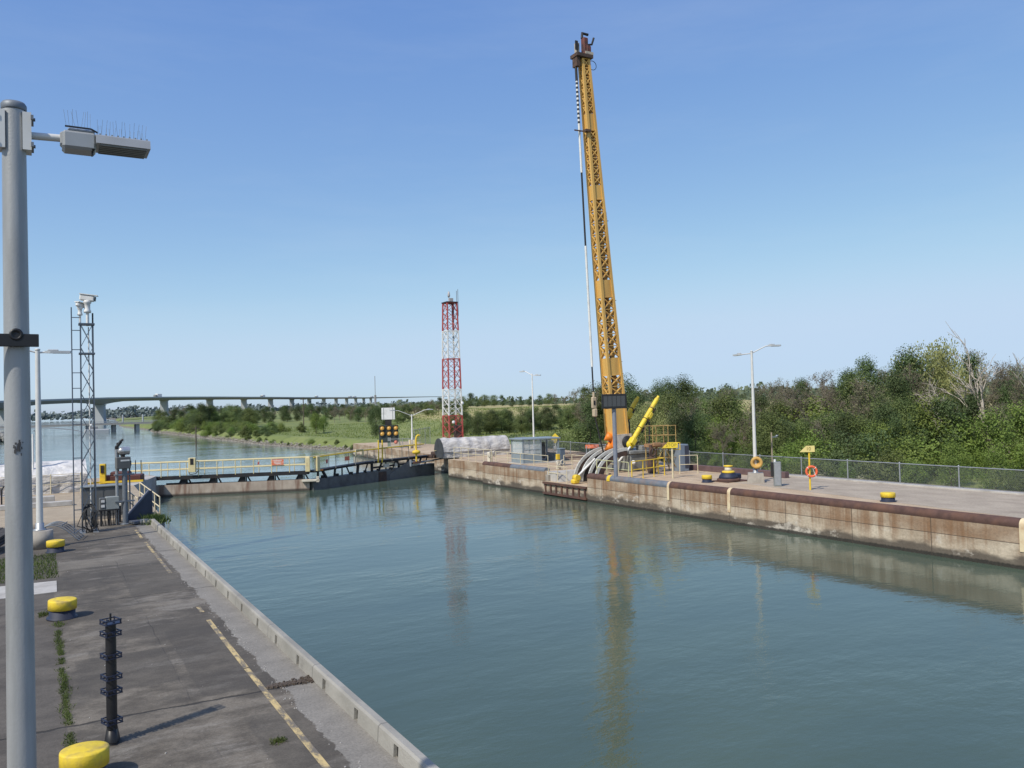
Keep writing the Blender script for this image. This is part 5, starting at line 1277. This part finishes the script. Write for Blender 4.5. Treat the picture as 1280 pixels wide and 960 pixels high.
plant('dark2', *polar(41.7, 88), 7.2, 'narrow dark tree on the skyline right of the yellow cylinders', None)
plant('bare0', *polar(35.3, 92), 6.0, 'brownish bare tree beside the hanging hook left of the boom', None)
plant('bare2', *polar(34.6, 95), 5.2, 'smaller brownish bare tree left of the hook block', None)
# hill in the middle
GM = 'dark scrub trees along the foot of the hill'
a = 25.5
while a < 37:
    for row in range(2):
        r = (113, 121)[row] * R.uniform(.97, 1.04); x, y = polar(a + R.uniform(-.3, .3), r)
        plant(R.choice(['dark0', 'dark1', 'mid2', 'dark2', 'mid0']), x, y, R.uniform(2.4, 3.6), 'dark scrubby tree at the foot of the grassy hill between mast and boom', GM, wide=1.3)
    a += R.uniform(.5, .75)
a = 24.5
while a < 37.5:
    r = 250 * R.uniform(.95, 1.1); x, y = polar(a, r); k = R.choice(['dark0', 'mid1', 'bare1', 'dark2', 'bare0'])
    plant(k, x, y, R.uniform(2.6, 4.2) + (2. if a > 34 else 0), 'small ' + ('bare' if k[0] == 'b' else 'green') + ' tree along the hilltop beyond the tan field', 'hilltop trees, ' + ('bare' if k[0] == 'b' else 'green'), wide=1.3)
    a += R.uniform(.45, .7)
for (aa, r, h) in ((27.6, 74, 2.2), (28.4, 76, 2.5), (29.2, 75, 2.0), (27.0, 82, 2.6), (33.2, 82, 2.4), (34.6, 84, 3.0)):
    x, y = polar(aa, r)
    plant(R.choice(['bush0', 'bush1']), x, y, h, 'rounded light green bush behind the tarpaulin roll and shelter', 'bushes behind the far quay', wide=1.2)
# meadow and canal bank to the left of the mast
a = 6.2
while a < 27:
    for row in range(3):
        r = (205, 240, 285)[row] * R.uniform(.95, 1.06)
        if a < 12: r *= 1.12
        x, y = polar(a + R.uniform(-.2, .2), r)
        if x < shore(y) + 3: continue
        if row == 0 and 12.5 < a < 17.5: continue
        if row == 0 and a > 21: r *= .78; x, y = polar(a, r)
        k = R.choice(['dark0', 'dark1', 'mid0', 'bare0', 'dark2', 'bare2', 'mid2'])
        h = (4.6 + interp([(6, .005), (10, .010), (13, .003), (17, .0065), (20, .003), (27, .004)], a) * r - ground_z(x, y)) * R.uniform(.72, 1.02)
        plant(k, x, y, h, ('bare brownish' if k[0] == 'b' else 'dark green') + ' tree in the tree belt behind the meadow along the canal', 'tree belt behind the meadow, ' + ('bare' if k[0] == 'b' else 'leafy'), wide=1.25)
    a += R.uniform(.34, .52)
y = 104.
while y < 300:                                                     # bank bushes
    for _ in range(2 if y > 148 else 1):
        d = R.uniform(.0, 1.2) if y < 148 else R.uniform(.3, 8.5); x = shore(y) + d
        plant(R.choice(['bush0', 'bush1', 'bush2', 'herb0', 'bright2']), x, y + R.uniform(-1, 1), R.uniform(.8, 2.2) * (1 if y > 148 else .4) + (1.3 * R.random() if y > 190 else 0), 'low green bush on the canal bank between water and meadow', 'bushes on the canal bank', wide=1.25)
    y += R.uniform(2.4, 5.0) if y < 148 else R.uniform(1.6, 3.0) if y < 200 else R.uniform(2.4, 4.2)
for (aa, r, h, l) in ((20.6, 128, 5.2, 'tall dark bush standing alone on the meadow left of the signal board'), (16.6, 150, 4.0, 'light green sapling clump alone in the middle of the meadow'), (17.1, 153, 3.2, 'smaller sapling beside the clump in the middle of the meadow'), (9.3, 228, 4.5, None), (10.2, 224, 4.8, None)):
    x, y = polar(aa, r); plant('dark1' if aa > 20 else 'bright1', x, y, h, l or 'bright green tree near the end of the canal bank', None if l else 'bright trees near the end of the bank', wide=.8)
# far woods as one mass
def card_mass(name, rows, size, mt, label, cat, seed):
    rg = random.Random(seed); m = MB()
    for (x0, y0, x1, y1, n, h, dp, zb) in rows:
        for i in range(n):
            u = rg.random(); x = x0 + (x1 - x0) * u + rg.gauss(0, dp); y = y0 + (y1 - y0) * u + rg.gauss(0, dp)
            hh = h * (.55 + .45 * mn.noise(Vector((x * .03, y * .03, seed))) + .25 * mn.noise(Vector((x * .12, y * .12, 2))))
            z = zb + max(.3, hh) * rg.random() ** .8
            n_ = Vector((rg.gauss(0, 1), rg.gauss(0, 1) - .6, rg.gauss(0, 1) + .5)).normalized(); a_ = n_.orthogonal().normalized(); b2 = n_.cross(a_); s = size * rg.uniform(.6, 1.4)
            m.add([Vector((x, y, z)) - a_ * s * .5, Vector((x, y, z)) + b2 * s * .4, Vector((x, y, z)) + a_ * s * .5, Vector((x, y, z)) - b2 * s * .4], [(0, 1, 2, 3)])
    o = m.build(name, mt); return stuff(o, label, cat)
haze1 = leaf_material('hazy_far_wood', (.15, .19, .19), (.18, .22, .22), (.12, .155, .155), .1)  # bluish distance haze is painted into these leaf colours
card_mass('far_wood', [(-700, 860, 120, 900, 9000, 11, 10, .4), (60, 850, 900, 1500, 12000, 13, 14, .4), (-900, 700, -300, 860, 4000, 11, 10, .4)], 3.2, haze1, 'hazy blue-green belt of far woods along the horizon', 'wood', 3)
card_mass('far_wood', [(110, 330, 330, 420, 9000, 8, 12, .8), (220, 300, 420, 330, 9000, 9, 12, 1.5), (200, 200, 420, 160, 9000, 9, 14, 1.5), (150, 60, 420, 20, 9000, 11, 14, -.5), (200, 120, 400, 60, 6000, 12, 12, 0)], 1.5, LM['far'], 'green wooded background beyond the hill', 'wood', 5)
# grass
def tufts(name, n, fn, h, w_, mt, seed, lean=.4):
    rg = random.Random(seed); m = MB()
    for _ in range(n):
        p = fn(rg)
        if p is None: continue
        x, y, z = p; a = rg.uniform(0, pi); hh = h * rg.uniform(.5, 1.4); d = Vector((cos(a), sin(a), 0)) * w_ * .5; l = Vector((rg.gauss(0, lean), rg.gauss(0, lean), 1)).normalized() * hh
        P = Vector((x, y, z)); m.add([P - d, P + d, P + l + d * .15, P + l - d * .15], [(0, 1, 2, 3)])
    return stuff(m.build(name, mt))
grass_m = leaf_material('grass_blades', (.07, .105, .025), (.11, .14, .04), (.05, .07, .02), .3)
meadow_m = leaf_material('meadow_grass', (.17, .215, .055), (.23, .26, .085), (.13, .17, .042), .45)
def on_meadow(rg):
    a = rg.uniform(11, 37); r = rg.uniform(78, 190) ** 1.0
    x, y = polar(a, r)
    if x < shore(y) + 3.4 or (x < 47 and y < 101) or (x < 47.5 and y < 76): return None
    return x, y, ground_z(x, y) - .03
tufts('grass', 26000, on_meadow, .24, .14, meadow_m, 4)
tufts('grass', 9000, lambda g: (g.uniform(-5, .5), g.uniform(26.7, 31.2), .0), .09, .02, grass_m, 5)
tufts('weeds', 3800, lambda g: (lambda y: None if mn.noise(Vector((y * 1.7, 4, 0))) < -.22 else (.36 + .05 * mn.noise(Vector((y * .9, 1, 0))) + g.gauss(0, .03 + .07 * max(0, mn.noise(Vector((y * 2, 0, 0))))), y, 0))(g.uniform(11.5, 21)), .05, .013, grass_m, 6, .9)
tufts('weeds', 1100, lambda g: (4.25 + g.gauss(0, .2), 37.6 + g.gauss(0, .4), .0), .27, .05, grass_m, 7, .5)
tufts('weeds', 200, lambda g: (2.85 + g.gauss(0, .05), 11.65 + g.gauss(0, .05), 0), .05, .015, grass_m, 8, .9)
tufts('weeds', 500, lambda g: (g.uniform(.0, .5), 22.0 + g.gauss(0, .12), 0), .06, .02, grass_m, 9, .8)
rgr = random.Random(12); gm_ = MB()
for _ in range(420):                                              # broken rubble along the joint near the kerb
    u = rgr.random(); x = 3.25 + .75 * u; y = 13.95 + rgr.gauss(0, .03 + .06 * u); s = rgr.uniform(.012, .035)
    gm_.box((x, y, s * .4), (s, s * rgr.uniform(.6, 1.3), s * .8), rz=rgr.uniform(0, 3))
stuff(gm_.build('rubble', mat('brown_rubble', (.085, .065, .05), .95, 0, .3, 9)))
gm_ = MB()
for _ in range(420):
    y = rgr.uniform(8, 36); x = 3.47 + rgr.gauss(0, .07) if rgr.random() < .85 else rgr.uniform(.5, 4); s = rgr.uniform(.005, .018)
    gm_.box((x, y, s * .35), (s, s * rgr.uniform(.6, 1.3), s * .7), rz=rgr.uniform(0, 3))
stuff(gm_.build('gravel', mat('pale_grit', (.42, .40, .37), .95, 0, .2, 9)))
gm_ = MB(); 
for _ in range(1500):                                             # stones along the canal shore
    y = rgr.uniform(101, 290); x = shore(y) + rgr.uniform(-.7, .7); s = rgr.uniform(.12, .36)
    gm_.box((x, y, ground_z(x, y) + .05), (s, s * rgr.uniform(.7, 1.3), s * .7), rz=rgr.uniform(0, 3), bev=.12)
stuff(gm_.build('shore_stones', mat('shore_stone', (.26, .24, .21), .95, 0, .2, 3)))

# ------------------------------------------------------------------ far bridges
hz_conc = mat('hazy_bridge_concrete', (.36, .38, .40), .9, 0, .05, .05)  # far-off haze is put into the bridge base colours
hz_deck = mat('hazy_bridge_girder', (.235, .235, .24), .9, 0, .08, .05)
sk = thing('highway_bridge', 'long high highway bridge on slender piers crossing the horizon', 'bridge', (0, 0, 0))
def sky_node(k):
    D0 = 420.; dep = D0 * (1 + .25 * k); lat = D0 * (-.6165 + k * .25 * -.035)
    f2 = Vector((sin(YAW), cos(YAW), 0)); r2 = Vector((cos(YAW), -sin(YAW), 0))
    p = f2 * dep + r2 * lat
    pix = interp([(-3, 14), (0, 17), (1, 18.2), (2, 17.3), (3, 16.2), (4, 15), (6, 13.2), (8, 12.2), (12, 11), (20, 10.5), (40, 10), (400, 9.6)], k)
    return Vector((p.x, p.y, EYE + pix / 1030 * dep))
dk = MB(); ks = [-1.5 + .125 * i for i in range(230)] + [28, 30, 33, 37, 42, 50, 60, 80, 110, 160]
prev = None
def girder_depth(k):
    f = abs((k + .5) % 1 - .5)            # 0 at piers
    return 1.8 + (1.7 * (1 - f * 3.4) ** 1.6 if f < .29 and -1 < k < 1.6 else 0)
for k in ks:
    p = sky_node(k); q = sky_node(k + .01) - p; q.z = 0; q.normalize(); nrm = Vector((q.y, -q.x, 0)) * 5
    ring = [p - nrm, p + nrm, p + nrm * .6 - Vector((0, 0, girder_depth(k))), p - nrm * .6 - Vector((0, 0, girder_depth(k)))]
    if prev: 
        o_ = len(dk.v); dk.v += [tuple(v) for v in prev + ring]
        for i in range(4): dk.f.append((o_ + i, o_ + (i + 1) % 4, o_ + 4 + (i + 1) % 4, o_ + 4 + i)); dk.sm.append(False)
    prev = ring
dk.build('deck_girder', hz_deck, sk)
pm = MB(); 
for k, k_n in zip(ks, ks[1:]):
    a_, b3 = sky_node(k), sky_node(k_n); d = (b3 - a_); dd = Vector((d.y, -d.x, 0)).normalized() * 4.9
    for s in (-1, 1): pm.beam(a_ + dd * s + Vector((0, 0, .45)), b3 + dd * s + Vector((0, 0, .45)), .25, .9)
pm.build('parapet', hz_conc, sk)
for k in range(-1, 14):
    p = sky_node(k); gd = girder_depth(k)
    m = MB(); hgt = p.z - gd + 3.0
    q = sky_node(k + .01) - p; rz_ = atan2(q.y, q.x); wp = 1.6 if k < 2 else 1.15
    m.add([Matrix.Translation((p.x, p.y, -3)) @ Matrix.Rotation(rz_, 4, 'Z') @ Vector(v) for v in [(-wp * 1.3, -3.0, 0), (wp * 1.3, -3.0, 0), (wp * 1.3, 3.0, 0), (-wp * 1.3, 3.0, 0), (-wp, -2.6, hgt), (wp, -2.6, hgt), (wp, 2.6, hgt), (-wp, 2.6, hgt)]],
          [(0, 1, 5, 4), (1, 2, 6, 5), (2, 3, 7, 6), (3, 0, 4, 7), (4, 5, 6, 7)])
    m.box((p.x, p.y, p.z - gd - .3), (wp * 2.1, 6.4, .5), rz=rz_)
    m.build('pier', hz_conc, sk)
for k in (1.9, 4.7, 7.5, 10.4, 10.9, 13.2):
    p = sky_node(k); v = thing('distant_truck', 'tiny pale lorry driving on the far highway bridge', 'truck', p, atan2(1, 1), 'lorries on the far bridge')
    MB().box((0, 0, 2.0), (9 if k > 9 else 5, 2.4, 2.4), bev=.2).build('cargo_box', white_p, v); MB().box((-6.0 if k > 9 else -3.6, 0, 1.4), (2, 2.3, 2.2), bev=.3).box((0, 0, .5), (9, 2, .7)).build('cab', cabinet2, v)
lb = thing('low_bridge', 'low road bridge crossing the canal beneath the highway bridge', 'bridge', (0, 300, 0))
MB().box((-1, 0, 1.1), (76, 8, .6)).build('deck', mat('hazy_low_deck', (.30, .29, .27), .9, 0, .1, .2), lb)
m = MB(); m.beam((-39, -4, 1.9), (37, -4, 1.9), .15); m.beam((-39, -4, 1.5), (37, -4, 1.5), .1)
for i in range(26): m.beam((-39 + 3.0 * i, -4, 1.4), (-39 + 3.0 * i, -4, 1.9), .12)
m.build('parapet_rail', hz_conc, lb)
for x in (-22, 14.5, 22, 29): MB().box((x, 0, -.6), (1.1, 6, 2.8)).build('pier', hz_deck if x == 22 else hz_conc, lb)
m = MB(); P = [(-20 + 33 * i / 20, -4.2, -1.35 + 2.1 * (sin(pi * i / 20)) ** .6) for i in range(21)]
for a_, b3 in zip(P, P[1:]): m.beam(a_, b3, .4, .35)
m.build('arch_rib', hz_conc, lb)
for x in (24.5, 30.5): MB().tube([(x, -3.5, 1), (x, -3.5, 4.0)], .25, 8).build('pylon', hz_conc, lb)
fb = thing('mooring_island', 'small pale concrete mooring island in the canal by the low bridge', 'pier', (16.5, 290, 0)); MB().box((0, 0, -1.0), (7, 4, 1.4), bev=.2).build('island_body', hz_conc, fb); MB().box((-1, 0, .1), (2.5, 2, 1.0), bev=.1).build('hut', hz_deck, fb)
rk = MB()
for _ in range(500):
    x = rgr.uniform(-30, -2); y = 235 + rgr.gauss(0, 5); s = rgr.uniform(.6, 2.0); rk.box((x, y, -1.4 + rgr.random() * 1.6), (s, s, s * .7), rz=rgr.uniform(0, 3), bev=.3)
stuff(rk.build('rock_spit', mat('grey_rock', (.20, .20, .19), .95, 0, .25, .5)), 'grey heap of rocks in the canal near the left edge', 'rocks')
ch = thing('far_tower', 'slim dark tower with a pale base on the horizon left of the signal board', 'tower', polar(20.6, 700)); MB().tube([(0, 0, 0), (0, 0, 14)], .9, 10).build('tower_shaft', hz_deck, ch); MB().tube([(0, 0, 14), (0, 0, 30)], .25, 6).build('antenna', hz_deck, ch); MB().box((0, 0, 5), (5, 5, 4)).build('tower_base', hz_conc, ch)
for (aa, px, hgt) in ((6.6, 150, 6), (13.4, 170, 6.5)):
    x, y = polar(aa + 2.4, px); up_ = thing('utility_pole', 'thin wooden utility pole standing on the far canal bank', 'pole', (x, y, ground_z(x, y)), 0, 'utility poles on the canal bank'); MB().tube([(0, 0, 0), (0, 0, hgt)], .1, 6).build('pole_shaft', bark, up_); MB().box((0, 0, hgt - .4), (1.2, .1, .1)).build('crossarm', bark, up_)
